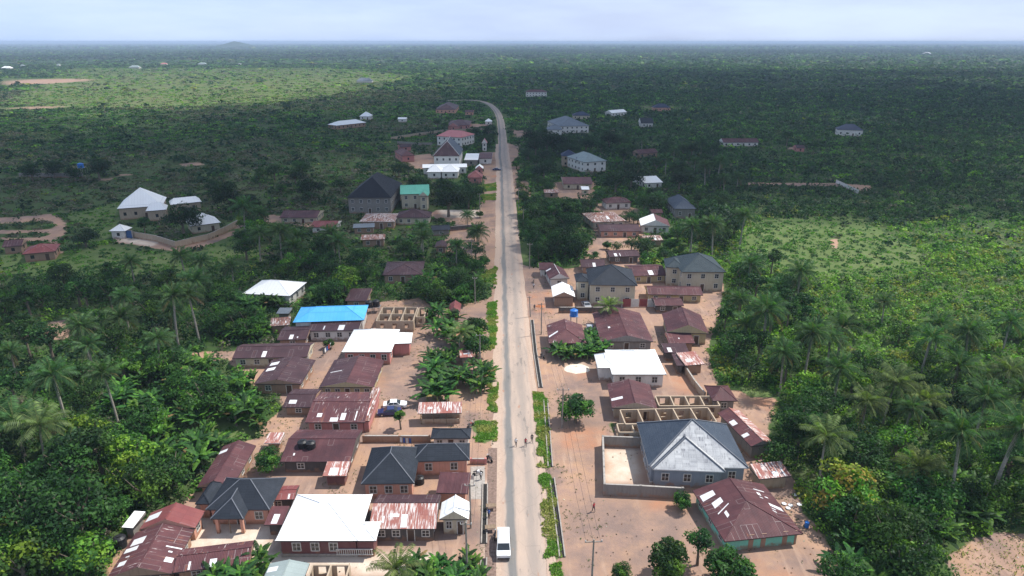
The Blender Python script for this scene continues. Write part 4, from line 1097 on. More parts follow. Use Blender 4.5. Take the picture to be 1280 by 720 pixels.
def tree_proto(seed, r, h, pals, lobes=16, per=60, leaf=.55, low=.25, lean=0, name='broadleaf_tree'):
    rs = random.Random(seed)
    root = empty(name, (0, 0, 0))
    mb = MB(); th = h * (low + .18)
    top = Vector((lean + rs.uniform(-.2, .2), rs.uniform(-.2, .2), th))
    R = .05 * r + .09
    mb.tube([(0, 0, -.05), (top.x * .4, top.y * .4, th * .5), top], [R * 1.35, R, R * .8], M['bark'], 7)
    for i in range(6):
        a = i * PI / 3 + rs.uniform(-.4, .4); k = r * rs.uniform(.45, .75)
        e = Vector((top.x + math.cos(a) * k, top.y + math.sin(a) * k, h * rs.uniform(.6, .85)))
        s = Vector((top.x, top.y, th * rs.uniform(.7, 1.0)))
        m = s.lerp(e, .5) + Vector((0, 0, -.05 * h))
        mb.tube([s, m, e], [R * .6, R * .4, R * .12], M['bark'], 5)
    mb.build('trunk', root)
    V, T = crown_cards(seed, r, h * (1 - low), h * low, lobes, per, leaf, pals)
    V[:, 0] += top.x; V[:, 1] += top.y
    leaf_object('crown', V, T, root)
    return root
def frond(rs, L, el0, az, droop, nst, lw, ll, pal, V, T):
    """one feather leaf as rachis strip and leaflet rhombs"""
    p = np.array([0., 0., 0.]); el = el0; seg = L / nst
    dirh = np.array([math.cos(az), math.sin(az), 0]); side = np.array([-math.sin(az), math.cos(az), 0])
    t = np.array(pal) * rs.uniform(.8, 1.25)
    for i in range(nst):
        d = dirh * math.cos(el) + np.array([0, 0, math.sin(el)])
        q = p + d * seg
        w = .07 * (1 - i / nst) + .02
        V.append([p - side * w, p + side * w, q + side * w * .8, q - side * w * .8]); T.append(np.array((.10, .13, .05)))
        f = i / nst
        if f > .12:
            up = np.cross(side, d); l = ll * (math.sin(PI * min(1, (f - .05) * .95)) ** .5 + .12)
            for sgn in (-1, 1):
                dr = side * sgn * .82 + d * .5 - np.array([0, 0, .38 + .2 * rs.random()]) + up * .12
                dr /= np.linalg.norm(dr)
                m = p + dr * l * .5; e = p + dr * l + np.array([0, 0, -.12 * l])
                V.append([p, m - d * lw, e, m + d * lw]); T.append(t * rs.uniform(.75, 1.3))
        p = q; el -= droop * seg * (.6 + f)
def palm_proto(seed, h, L=4.8, nf=30, nst=20, coconut=False, name='oil_palm', pal=None, lean=0.0):
    rs = random.Random(seed); root = empty(name, (0, 0, 0)); mb = MB()
    n = 7; pts = [(lean * (i / n) ** 1.7, 0, h * i / n - .05) for i in range(n + 1)]
    r0 = .16 if coconut else .26
    mb.tube(pts, [r0 * (1.35 if i == 0 else 1.0 - .25 * i / n) + (0 if coconut else (.10 if i > n - 2 else 0)) for i in range(n + 1)], M['palmbark'], 7)
    mb.build('trunk', root)
    V = []; T = []; pal = pal or PAL['palm']
    ga = 2.39996
    for k in range(nf):
        f = k / nf
        el = math.radians(86 - 108 * f ** 1.05 + rs.uniform(-11, 11)); az = k * ga + rs.uniform(-.2, .2)
        LL = L * rs.uniform(.85, 1.05) * (.75 + .25 * min(1, f * 3))
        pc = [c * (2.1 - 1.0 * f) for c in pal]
        if f > .93: pc = (.13, .10, .05)
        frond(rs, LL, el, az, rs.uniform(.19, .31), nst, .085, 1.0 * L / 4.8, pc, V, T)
    V = np.array(V).reshape(-1, 3); V[:, 2] += h; V[:, 0] += lean
    o = leaf_object('crown', V, np.array(T), root)
    if not coconut:
        fb = MB(); 
        for k in range(3):
            a = k * 2.1; fb.box((lean + math.cos(a) * .34, math.sin(a) * .34, h - .3), (.3, .3, .42), M['fruit'], a, .5)
        fb.build('fruit_bunch', root)
    return root
M['fruit'] = flat('dark_palm_fruit', (.05, .02, .012), .6)
M['stem'] = flat('banana_stem', (.16, .19, .08), .7, .2, 0, .3)
def banana_proto(seed, h=3.2, nst=3):
    rs = random.Random(seed); root = empty('banana_plant', (0, 0, 0)); mb = MB(); V = []; T = []
    for s in range(nst):
        a = s * 2.3 + rs.random(); d = 0 if s == 0 else rs.uniform(.6, 1.3)
        bx, by = math.cos(a) * d, math.sin(a) * d; hh = h * rs.uniform(.55, 1) * .5
        tx, ty = bx + rs.uniform(-.2, .2), by + rs.uniform(-.2, .2)
        mb = MB(); mb.tube([(bx, by, -.05), ((bx + tx) / 2, (by + ty) / 2, hh * .5), (tx, ty, hh)], [.16, .13, .09], M['stem'], 6); mb.build('stem', root)
        nl = rs.randint(7, 9)
        for k in range(nl):
            az = k * 2.4 + rs.random() * .5; el = math.radians(rs.uniform(30, 82)); L = h * rs.uniform(.6, .85)
            p = np.array([tx, ty, hh]); seg = L / 7
            dirh = np.array([math.cos(az), math.sin(az), 0]); side = np.array([-math.sin(az), math.cos(az), 0])
            base = np.array(PAL[rs.choice(['mid', 'mid', 'bright', 'deep'])]) * rs.uniform(.9, 1.3)
            if rs.random() < .02: base = np.array((.18, .13, .06))
            W0 = .10; 
            for i in range(7):
                f = (i + 1) / 7; W1 = .36 * math.sin(PI * min(1, f * .95 + .05)) ** .6 + .03
                dd = dirh * math.cos(el) + np.array([0, 0, math.sin(el)]); q = p + dd * seg
                for sg in (-1, 1):
                    a0 = p + side * sg * W0 + np.array([0, 0, -W0 * .35 + .1 * W0]); a1 = q + side * sg * W1 * rs.uniform(.8, 1.05) + np.array([0, 0, -W1 * rs.uniform(.2, .55)])
                    V.append([p, a0, a1, q]); T.append(base * rs.uniform(.8, 1.2))
                p = q; W0 = W1; el -= .34 * seg / .3 * .38
    leaf_object('leaf_crown', np.array(V).reshape(-1, 3), np.array(T), root)
    return root
PR = {}
TREE_KINDS = {
 'giant': ('shade_tree', dict(r=7.2, h=12.5, pals=['dark', 'dark', 'deep'], lobes=34, per=80, leaf=.7, low=.16)),
 'mango': ('shade_tree', dict(r=4.6, h=8.5, pals=['dark', 'deep', 'deep', 'mid'], lobes=22, per=75, leaf=.5, low=.22)),
 'bushy': ('broadleaf_tree', dict(r=3.6, h=6.5, pals=['deep', 'mid', 'mid', 'bright'], lobes=22, per=85, leaf=.42, low=.15)),
 'lime': ('broadleaf_tree', dict(r=3.8, h=7.5, pals=['bright', 'lime', 'mid'], lobes=18, per=60, leaf=.6, low=.2)),
 'tall': ('broadleaf_tree', dict(r=3.4, h=11, pals=['dark', 'deep', 'mid'], lobes=20, per=60, leaf=.55, low=.35)),
 'rusty': ('broadleaf_tree', dict(r=4.2, h=8, pals=['yellow', 'lime', 'rusty', 'bright'], lobes=22, per=60, leaf=.55, low=.15)),
 'round': ('broadleaf_tree', dict(r=3.2, h=6, pals=['mid', 'deep', 'mid', 'bright'], lobes=34, per=95, leaf=.44, low=.12)),
}
def place(kind, X, Y, s=1.0, label=None, group=None, rz=None, sz=None):
    if kind not in PR: PR[kind] = [None, 0]
    L = PROTO[kind]
    i = random.randrange(len(L)); proto, used = L[i]
    if used: o = copy_tree(proto)
    else: o = proto; L[i] = (proto, True)
    o.location = (X, Y, 0); o.rotation_euler = (0, 0, rz if rz is not None else random.uniform(0, 6.28))
    o.scale = (s, s, sz or s * random.uniform(.92, 1.1))
    catn = {'oil_palm': 'palm tree', 'coconut_palm': 'palm tree', 'broadleaf_tree': 'tree', 'shade_tree': 'tree', 'banana_plant': 'banana plant', 'papaya_tree': 'tree', 'far_tree': 'tree'}
    tag(o, label, catn[o.name.split('.')[0]], group)
    return o
PROTO = {}
for k, (nm, kw) in TREE_KINDS.items():
    kw = dict(kw, name=nm)
    PROTO[k] = [(tree_proto(100 + 13 * j + hash(k[0]) * 0 + len(k) * 7, **kw), False) for j in range(3)]
PROTO['palm'] = [(palm_proto(1, 8.5, lean=.5), False), (palm_proto(2, 7.0, L=4.6, nf=26), False), (palm_proto(3, 10, L=5.0, nf=32, lean=-.8), False), (palm_proto(4, 6.0, L=5.0, nf=34), False)]
PROTO['tallpalm'] = [(palm_proto(11, 12.5, lean=.9, L=4.7, nf=26), False), (palm_proto(12, 11.5, L=4.6, nf=24, lean=-.6), False)]
PROTO['coconut'] = [(palm_proto(21, 6.5, L=4.4, nf=22, coconut=True, name='coconut_palm', pal=(.060, .088, .034), lean=.6), False), (palm_proto(22, 5.0, L=4.0, nf=20, coconut=True, name='coconut_palm', pal=(.072, .094, .034)), False)]
PROTO['banana'] = [(banana_proto(31 + j, 3.1 + .25 * j), False) for j in range(5)]
PROTO['papaya'] = [(tree_proto(55, 1.5, 4.6, ['mid', 'bright'], lobes=7, per=40, leaf=.7, low=.6, name='papaya_tree'), False)]
HGT = dict(giant=8, palm=8, tallpalm=12, coconut=6, banana=2.4, mango=6, bushy=4.5, lime=5, tall=8, rusty=5.5, round=4, papaya=3.6)
CNT = {}
def putpx(kind, x, y, s=1.0, label=None, group=None):
    """x, y: photo pixel of the crown's middle"""
    X, Y = G(x, y, HGT[kind] * s)
    return place(kind, X, Y, s, label, group)
# ---- named individuals (label says which)
NAMED = [
 ('giant', 560, 243, 1.12, 'great dark round tree beside the sea green roofed villa'),
 ('round', 594, 408, 1.2, 'dense round bright tree at the left roadside, the biggest near the road'),
 ('round', 595, 428, .95, 'lower round tree touching the biggest roadside tree from below'),
 ('coconut', 573, 418, .9, 'young coconut palm with pale fronds in front of the round roadside tree'),
 ('mango', 572, 345, .85, 'wide low mango tree beside the road across from the maroon gables'),
 ('round', 720, 503, 1.05, 'round leafy tree standing alone on bare soil behind a grey pole'),
 ('round', 853, 623, .5, 'small tree against the yard wall of the blue grey villa'),
 ('tall', 876, 668, .62, 'slender leaning tree at the left side of the turquoise walled house'),
 ('round', 838, 694, .95, 'rounded tree at the bottom edge left of the turquoise walled house'),
 ('round', 912, 702, 1.05, 'broad low tree right in front of the turquoise walled house'),
 ('round', 777, 712, .42, 'tiny bright tree on bare ground at the bottom edge'),
 ('rusty', 1057, 600, 1.12, 'yellow and rust tinged bushy tree at lower right'),
 ('tall', 1003, 528, 1.0, 'tall dark tree behind the pinkish rusted workshop roof'),
 ('mango', 980, 556, .8, 'dark dense tree between rusted workshop and yellowish tree'),
 ('lime', 22, 690, 1.1, 'light lime leaved tree in the bottom left corner'),
 ('mango', 92, 625, 1.25, 'huge dark leafy tree filling the lower left bush'),
 ('mango', 30, 620, 1.15, 'big dark tree at the left edge below the palms'),
 ('lime', 100, 683, .95, 'fresh green tree just left of the patched maroon roof'),
 ('bushy', 62, 668, 1.1, 'mid green tree between the lime tree and the huge dark tree'),
 ('round', 335, 570, .72, 'small forked tree at the left corner of the broad brown block'),
 ('papaya', 500, 518, .85, 'slim papaya tree beside the two parked cars'),
 ('round', 411, 427, .42, 'small round bush in the yard below the blue roofed row'),
 ('giant', 104, 291, .62, 'flat topped umbrella tree beside the gatehouse far left'),
 ('giant', 226, 268, .95, 'dark tree inside the walled compound between the white roofs'),
 ('tall', 178, 275, .8, 'slim dark tree in front of the largest white mansion'),
 ('giant', 285, 240, 1.05, 'dark tree clump leader behind the walled compound, right'),
 ('giant', 306, 250, .8, 'second dark tree right of the walled compound'),
 ('giant', 388, 230, .85, 'round dark tree in scrub left of the steep black roof'),
 ('giant', 38, 213, .7, 'leftmost of the dark trees by the far grey wall'),
 ('giant', 66, 209, .75, 'second dark tree from the left by the far grey wall'),
 ('giant', 92, 214, .65, 'dark tree hiding the end of the far grey wall'),
 ('giant', 121, 206, .95, 'largest dark tree right of the far grey wall'),
 ('giant', 902, 268, 1.15, 'broad dark tree right of the blue grey roof among trees'),
 ('giant', 667, 167, 1.15, 'dark tree left of the grey multi hipped mansion, by the road'),
 ('giant', 684, 173, 1.2, 'very dark tree just right of the one nearest the far road'),
 ('giant', 708, 174, 1.1, 'dark tree below the grey multi hipped mansion'),
 ('giant', 733, 176, 1.0, 'dark tree right below the grey mansion corner'),
 ('tall', 985, 168, 1.1, 'pale green tree standing above the bush right of the long maroon roof'),
 ('palm', 148, 385, 1.05, 'tall palm with shaggy crown, left middle'),
 ('tallpalm', 213, 376, .95, 'slim pale trunked palm left of its twin'),
 ('tallpalm', 240, 373, .9, 'slim pale trunked palm right of its twin'),
 ('palm', 104, 414, .95, 'palm with stiff short fronds above the dark hollow'),
 ('palm', 195, 433, .8, 'small rounded palm beside the soil path on the left'),
 ('tallpalm', 134, 468, .85, 'palm with wide flat fronds and leaning pale trunk'),
 ('palm', 70, 477, 1.0, 'yellowish drooping palm at left'),
 ('palm', 14, 512, 1.15, 'large palm cut by the left edge'),
 ('palm', 85, 545, .9, 'palm with drooping pale fronds above the huge dark tree'),
 ('coconut', 45, 535, 1.2, 'yellow green palm low at the left edge'),
 ('palm', 163, 327, .8, 'lone palm in grass below the gatehouse'),
 ('palm', 228, 322, .9, 'palm in the dark clump below the walled compound'),
 ('palm', 322, 297, .95, 'palm at the left end of the tree row above the white buried roof'),
 ('palm', 372, 291, 1.1, 'big palm in front of the brighter red roof'),
 ('palm', 417, 300, .95, 'palm right of the big palm by the brighter red roof'),
 ('palm', 597, 284, .95, 'roadside palm on bare soil left of the road'),
 ('palm', 584, 264, .7, 'shorter palm behind the roadside palm'),
 ('palm', 528, 292, 1.0, 'dark palm in front of the brown hipped roof'),
 ('coconut', 494, 705, .95, 'pale young palm at the bottom edge below the rusted row house'),
 ('palm', 958, 396, 1.15, 'bushy crowned palm right of the olive walled gable house'),
 ('palm', 1000, 350, 1.05, 'palm with dark crown at the edge of the bright field'),
 ('palm', 938, 330, 1.0, 'palm touching the right end of the sprawling slate mansion'),
 ('palm', 866, 283, 1.1, 'left palm of the dense palm group behind the slate mansion'),
 ('palm', 893, 287, 1.05, 'right palm of the dense palm group behind the slate mansion'),
 ('palm', 1054, 406, 1.05, 'dark trunked palm amid bright scrub on the right'),
 ('palm', 1012, 430, 1.0, 'palm with broad arching fronds left of the dark trunked palm'),
 ('palm', 1050, 458, 1.0, 'palm with glossy arched fronds below the dark trunked palm'),
 ('coconut', 1032, 553, 1.15, 'pale fronded palm behind the yellow and rust tree'),
 ('coconut', 1113, 485, 1.2, 'yellowish palm amid scrub, centre of the right hand grove'),
 ('coconut', 1158, 495, 1.1, 'palm with hanging dry fronds right of the yellowish palm'),
 ('tallpalm', 1160, 425, .9, 'feathery palm with flat left fronds in bright scrub'),
 ('palm', 1213, 425, 1.0, 'palm behind the glossy star shaped palm'),
 ('palm', 1200, 452, 1.15, 'glossy star shaped palm in the right hand grove'),
 ('palm', 1228, 510, .95, 'palm with thin pale fronds near the right edge'),
 ('tallpalm', 1207, 548, 1.0, 'palm with long leaning pale trunk, lower right'),
 ('tallpalm', 1266, 528, 1.15, 'tallest palm with bare trunk at the right edge'),
 ('coconut', 1152, 580, 1.1, 'palm with bent pale fronds in shade, lower right'),
 ('coconut', 761, 378, .95, 'small palm in front of the cream two storey villa'),
 ('palm', 980, 455, .85, 'short palm between dark trees and the palm with arching fronds'),
 ('giant', 762, 170, 1.0, 'dark tree right of the row below the grey mansion'),
 ('giant', 680, 206, .95, 'round dark tree left of the unfinished navy roofed house'),
 ('giant', 790, 212, 1.1, 'large dark tree above the white roof on the right'),
 ('giant', 850, 218, 1.0, 'large dark tree right of the white roof surrounded by trees'),
 ('giant', 770, 222, .9, 'large dark tree left of the white roof surrounded by trees'),
 ('giant', 712, 276, .75, 'very dark round tree left of the rust streaked hipped roof'),
 ('giant', 690, 262, .7, 'very dark tree near the low faded red roof'),
 ('giant', 722, 306, .62, 'dark round tree above the dark maroon roof behind the charcoal villa'),
 ('coconut', 1265, 470, 1.0, 'pale palm cut by the right edge'),
]
for k, x, y, s, lb in NAMED: putpx(k, x, y, s, lb)
PALMK = ('palm', 'tallpalm')
# ---- scattered individuals by zone
PLACED = []
def blocked(X, Y, r, hgt, screen=True):
    for (cx, cy, ux, uy, w, d, x0, x1, y0, y1, keep) in FOOT:
        dx, dy = X - cx, Y - cy
        a = abs(dx * ux + dy * uy); b = abs(-dx * uy + dy * ux)
        if a < w / 2 + r * .45 and b < d / 2 + r * .45: return True
    if screen:
        px, py = PX(X, Y, hgt * .55); pt = PX(X, Y, hgt)[1]; pb = PX(X, Y, 0)[1]
        rr = r / max(1, math.hypot(X, Y)) * FOC * .8
        for (cx, cy, ux, uy, w, d, x0, x1, y0, y1, keep) in FOOT:
            if keep and Y < cy and px + rr > x0 + 2 and px - rr < x1 - 2 and pt < y1 - 4 and pb > y0 + 3: return True
    return False
rpts = np.array([(p.x, p.y) for p in RW])
def near_road(X, Y, m=5.5):
    for a, b in zip(RW, RW[1:]):
        p = Vector((X, Y)); ab = b - a; t = max(0, min(1, (p - a).dot(ab) / ab.length_squared))
        if (p - (a + ab * t)).length < m: return True
    return False
def scatter(poly, n, kinds, label, group, smin=.8, smax=1.15, gap=2.4, seed=1, screen=True, soil_ok=False):
    rs = random.Random(seed); P = polyW(poly); x0, y0 = P.min(0); x1, y1 = P.max(0); got = 0; tries = 0
    while got < n and tries < n * 60:
        tries += 1
        X, Y = rs.uniform(x0, x1), rs.uniform(y0, y1)
        if not inpoly(np.array([X]), np.array([Y]), P)[0]: continue
        if not soil_ok and in_any(np.array([X]), np.array([Y]), SOIL)[0]: continue
        k = rs.choice(kinds); s = rs.uniform(smin, smax)
        rr = dict(giant=7, palm=3.5, tallpalm=3, coconut=3, banana=1.6, mango=4.4, bushy=3.4, lime=3.6, tall=3.2, rusty=4, round=3, papaya=1.5)[k] * s
        if any((X - a) ** 2 + (Y - b) ** 2 < (gap * (.5 if kk != k and 'banana' in (kk, k) else 1)) ** 2 for a, b, kk in PLACED): continue
        hh = dict(giant=12.5, palm=11, tallpalm=15, coconut=8, banana=3.6, mango=8.5, bushy=6.5, lime=7.5, tall=11, rusty=8, round=6, papaya=5)[k] * s
        if near_road(X, Y, 4.2 + rr * .7) or blocked(X, Y, rr, hh, screen): continue
        PLACED.append((X, Y, k))
        lab = label if isinstance(label, str) else label[k]
        o = place(k, X, Y, s, lab, group if isinstance(group, str) else group[k]); got += 1
for k, x, y, s, lb in NAMED:
    X, Y = G(x, y, HGT[k] * s); PLACED.append((X, Y, k))
Z = scatter
BN = 'banana plants'
# banana groves
Z([(535,455),(598,452),(612,478),(600,500),(540,502)], 16, ['banana'], 'banana plant in the pair of clumps left of the road above the rusty shop shed', 'bananas of the roadside pair of clumps', .95, 1.25, 1.5, 2, True, True)
Z([(540,395),(572,400),(570,445),(590,450),(545,455),(535,420)], 9, ['banana'], 'banana plant at the foot of the round roadside tree', 'bananas by the round roadside tree', .9, 1.2, 1.5, 3, False, True)
Z([(520,345),(612,350),(614,385),(590,390),(545,385),(520,375)], 22, ['banana', 'banana', 'bushy'], {'banana': 'banana plant in the dark grove by the road above the round roadside tree', 'bushy': 'leafy tree in the banana grove by the road above the round roadside tree'}, {'banana': 'bananas of the dark roadside grove', 'bushy': 'trees of the dark roadside grove'}, .85, 1.2, 1.8, 4, False, True)
Z([(685,432),(750,422),(756,445),(700,452)], 18, ['banana'], 'banana plant in the clump between the streaked maroon hip roof and the sand heap', 'bananas right of the road', .8, 1.1, 1.3, 5, False, True)
Z([(515,712),(598,705),(604,745),(505,745)], 15, ['banana', 'banana', 'banana', 'banana', 'banana'], {'banana': 'banana plant in the clump at the bottom edge left of the road', 'round': 'low leafy tree in the bottom edge clump left of the road'}, {'banana': 'bananas at the bottom edge', 'round': 'trees at the bottom edge'}, .65, .9, 1.3, 6, False, True)
Z([(262,700),(330,700),(335,740),(262,740)], 6, ['banana'], 'banana plant below the low maroon row at the bottom left', 'bananas below the maroon row', .8, 1.0, 1.4, 7, False, True)
Z([(285,385),(400,372),(430,382),(360,392),(335,420),(300,430),(262,420)], 34, ['banana', 'banana', 'bushy'], {'banana': 'banana plant in the grove around the half buried white roof', 'bushy': 'dark tree in the grove around the half buried white roof'}, {'banana': 'bananas by the white roof', 'bushy': 'trees by the white roof'}, .9, 1.3, 1.9, 8, True, True)
Z([(190,440),(285,452),(330,485),(345,510),(325,535),(300,550),(240,610),(170,600),(140,540),(150,480)], 72, ['banana', 'banana', 'banana', 'banana', 'bushy', 'papaya'], {'banana': 'banana plant in the wide grove left of the brown roofs', 'bushy': 'leafy tree in the wide banana grove left of the brown roofs', 'papaya': 'thin papaya in the wide banana grove left of the brown roofs'}, {'banana': 'bananas of the wide left grove', 'bushy': 'trees of the wide left grove', 'papaya': 'papayas of the wide left grove'}, .9, 1.3, 1.9, 9, True, True)
Z([(1050,640),(1180,590),(1250,640),(1180,690),(1140,745),(1040,745)], 34, ['banana', 'banana', 'bushy'], {'banana': 'banana plant in the lower right grove', 'bushy': 'bushy tree in the lower right banana grove'}, {'banana': 'bananas at lower right', 'bushy': 'trees of the lower right grove'}, .9, 1.25, 2.0, 10)
Z([(645,300),(700,300),(735,320),(700,330),(660,330)], 12, ['banana', 'bushy'], {'banana': 'banana plant under the dark trees right of the road', 'bushy': 'leafy tree above the maroon gables right of the road'}, {'banana': 'bananas under the dark trees', 'bushy': 'trees above the maroon gables'}, .8, 1.1, 2.2, 11)
# tree belts
Z([(-60,560),(140,560),(230,605),(170,655),(130,740),(-60,740)], 34, ['mango', 'bushy', 'bushy', 'lime', 'tall'], 'crowded leafy tree in the thick bush of the lower left corner', 'trees of the lower left bush', .8, 1.15, 4.0, 12)
Z([(-60,360),(150,345),(300,340),(300,400),(180,440),(130,560),(-60,560)], 44, ['bushy', 'bushy', 'palm', 'mango', 'tall'], {'bushy': 'dark bushy tree among the palms on the left', 'palm': 'shaded oil palm in the left palm belt', 'mango': 'dark broad tree among the palms on the left', 'tall': 'tall dark tree among the palms on the left'}, {'bushy': 'bushy trees of the left belt', 'palm': 'palms of the left belt', 'mango': 'broad trees of the left belt', 'tall': 'tall trees of the left belt'}, .75, 1.1, 4.4, 13)
Z([(300,290),(440,290),(475,330),(470,350),(430,372),(380,352),(300,345)], 26, ['bushy', 'mango', 'mango', 'palm', 'lime'], {'bushy': 'dark tree in the row above the half buried white roof', 'mango': 'broad dark tree in the row above the half buried white roof', 'palm': 'palm in the tree row above the half buried white roof', 'lime': 'lighter tree in the row above the half buried white roof'}, {'bushy': 'trees of the upper left row', 'mango': 'broad trees of the upper left row', 'palm': 'palms of the upper left row', 'lime': 'lighter trees of the upper left row'}, .85, 1.35, 4.2, 14)
Z([(470,300),(545,296),(600,318),(600,345),(540,345),(470,325)], 16, ['bushy', 'mango', 'banana', 'palm'], {'bushy': 'tree beside the road near the dark brown hipped roof', 'mango': 'broad tree near the dark brown hipped roof', 'banana': 'banana plant near the dark brown hipped roof', 'palm': 'palm near the dark brown hipped roof'}, {'bushy': 'trees near the brown hip', 'mango': 'broad trees near the brown hip', 'banana': 'bananas near the brown hip', 'palm': 'palms near the brown hip'}, .7, 1.0, 3.6, 15)
Z([(645,262),(740,262),(745,300),(735,325),(660,330)], 40, ['mango', 'mango', 'bushy', 'tall'], 'dark tree of the thick clump right of the road, centre', 'trees of the centre right clump', .7, 1.1, 3.0, 16)
Z([(643,205),(665,205),(668,325),(650,325)], 26, ['bushy', 'banana', 'round'], {'bushy': 'leafy tree at the right edge of the road, far half', 'banana': 'banana plant at the right edge of the road, far half', 'round': 'round tree at the right edge of the road, far half'}, {'bushy': 'leafy trees at the far right roadside', 'banana': 'bananas at the far right roadside', 'round': 'round trees at the far right roadside'}, .6, .9, 2.6, 41, False, True)
Z([(292,376),(350,374),(352,388),(288,394)], 12, ['banana'], 'banana plant directly in front of the half buried white roof', 'bananas in front of the white roof', 1.0, 1.3, 1.7, 42, False, True)
Z([(735,330),(760,318),(830,312),(850,318),(835,330)], 8, ['bushy', 'mango'], 'tree squeezed between the scrap laden roof and the slate mansion', 'trees by the scrap laden roof', .5, .8, 3.0, 43, False, True)
Z([(655,190),(720,180),(745,210),(745,262),(650,262)], 24, ['mango', 'mango', 'giant'], 'dark tree between the road and the grey green villa', 'trees by the grey green villa', .7, 1.0, 4.2, 17)
Z([(745,185),(900,185),(930,250),(880,275),(760,250)], 46, ['mango', 'mango', 'bushy', 'tall', 'palm'], {'mango': 'dark tree in the upper right belt behind the village', 'bushy': 'lower dark tree in the upper right belt behind the village', 'tall': 'tall dark tree in the upper right belt behind the village', 'palm': 'palm in the upper right belt behind the village'}, {'mango': 'broad trees of the upper right belt', 'bushy': 'low trees of the upper right belt', 'tall': 'tall trees of the upper right belt', 'palm': 'palms of the upper right belt'}, .8, 1.15, 4.6, 18)
Z([(800,262),(900,262),(930,300),(925,320),(860,318),(800,330)], 22, ['mango', 'bushy', 'palm'], {'mango': 'dark tree behind the sprawling slate mansion', 'bushy': 'leafy tree behind the sprawling slate mansion', 'palm': 'palm behind the sprawling slate mansion'}, {'mango': 'broad trees behind the slate mansion', 'bushy': 'leafy trees behind the slate mansion', 'palm': 'palms behind the slate mansion'}, .75, 1.05, 4.0, 19)
Z([(905,350),(960,340),(1010,380),(1010,500),(935,480),(890,440)], 26, ['tall', 'mango', 'bushy', 'palm'], {'tall': 'tall dark tree at the right edge of the village', 'mango': 'broad dark tree at the right edge of the village', 'bushy': 'leafy tree at the right edge of the village', 'palm': 'palm at the right edge of the village'}, {'tall': 'tall trees of the right edge', 'mango': 'broad trees of the right edge', 'bushy': 'leafy trees of the right edge', 'palm': 'palms of the right edge'}, .75, 1.05, 4.0, 20)
Z([(1000,500),(1340,480),(1340,660),(1240,655),(1110,610),(1060,640),(990,590)], 42, ['bushy', 'bushy', 'palm', 'lime', 'coconut', 'mango'], {'lime': 'light green tree in the lower right grove', 'mango': 'broad tree in the lower right grove', 'bushy': 'leafy tree in the lower right grove', 'palm': 'oil palm in the lower right grove', 'coconut': 'pale palm in the lower right grove'}, {'lime': 'light green trees of the lower right grove', 'mango': 'broad trees of the lower right grove', 'bushy': 'leafy trees of the lower right palm grove', 'palm': 'oil palms of the lower right grove', 'coconut': 'pale palms of the lower right grove'}, .7, 1.05, 4.6, 21)
Z([(1090,400),(1340,400),(1340,480),(1000,480)], 14, ['palm', 'bushy'], {'palm': 'oil palm standing in the bright scrub on the right', 'bushy': 'low tree in the bright scrub on the right'}, {'palm': 'palms in the bright scrub', 'bushy': 'trees in the bright scrub'}, .65, .95, 5, 22)
Z([(250,225),(430,215),(430,262),(340,262),(290,270)], 12, ['mango', 'bushy'], 'dark tree in scrub between the walled compound and the steep black roof', 'trees in the upper left scrub', .8, 1.1, 6, 23)
Z([(480,215),(545,208),(600,232),(598,262),(545,262)], 14, ['mango', 'giant'], 'dark tree near the sea green roofed villa', 'trees near the green villa', .75, 1.05, 4.0, 24)
Z([(735,250),(845,250),(850,328),(735,335)], 22, ['bushy', 'round', 'mango'], {'bushy': 'small leafy tree in the yards of the upper right row of houses', 'round': 'small round tree in the yards of the upper right row of houses', 'mango': 'darker tree in the yards of the upper right row of houses'}, {'bushy': 'leafy trees in the upper right yards', 'round': 'round trees in the upper right yards', 'mango': 'darker trees in the upper right yards'}, .45, .85, 3.2, 51, True, True)
Z([(545,270),(600,262),(606,340),(556,318)], 6, ['bushy', 'round'], {'bushy': 'small leafy tree on bare soil near the roadside palm', 'round': 'small round tree on bare soil near the roadside palm'}, {'bushy': 'leafy trees near the roadside palm', 'round': 'round trees near the roadside palm'}, .4, .7, 3.2, 52, True, True)
Z([(545,160),(625,160),(620,190),(580,190)], 14, ['mango', 'bushy'], 'dark tree left of the far road near the pink roofed villa', 'trees near the pink villa', .8, 1.1, 5, 25)
# ---------------------------------------------------------------- undergrowth and far woods
def zonecol(X, Y, rs):
    n = len(X)
    a = vn(X, Y, 95.0); b = vn2(X, Y, 28.0); c = rs.rand(n)
    pl = [np.array(PAL[k]) for k in ('dark', 'deep', 'mid', 'bright', 'olive', 'dull', 'lime', 'yellow')]
    w = np.zeros((n, 8))
    w[:, 0] = .35 + (b < .4) * .3; w[:, 1] = .9; w[:, 2] = .8; w[:, 3] = .25 + (a > .6) * .5
    left = (X < -25 - .1 * (Y - 230)) & (Y > 230) & (Y < 1000)
    w[:, 4] = .2 + left * 1.6 * (a < .72); w[:, 5] = .10 + left * 3.2 * (a < .62); w[:, 6] = .05 + (b > .7) * .15; w[:, 7] = .03
    f = in_any(X, Y, FIELD); w[f] = [.05, .15, .7, 1.3, .5, .6, .6, .3]; w[f & (Y < 420)] = [0, .1, 1.7, 1.6, .1, 0, .05, 0]
    nr = (X > 40) & (Y < 125); w[nr] = [.2, .5, 1.1, 1.3, .05, .02, .8, .2]
    br = (X > 38) & (Y > 118) & (Y < 260) & (X > 38 + (Y - 200) * .6) & ~f; w[br] = [.03, .15, .9, 1.7, .05, .05, 1.5, .6]
    dk = ((Y > 420) & (X > 20)) | ((X > 100) & (Y > 262 - (X - 100) * .8)); w[dk] += [.5, .8, .4, 0, 0, 0, 0, 0]
    w /= w.sum(1)[:, None]; cw = np.cumsum(w, 1); k = (c[:, None] > cw).sum(1).clip(0, 7)
    return np.array(pl)[k] * rs.uniform(.8, 1.2, (n, 1))
ftp = np.array([f[:6] for f in FOOT])
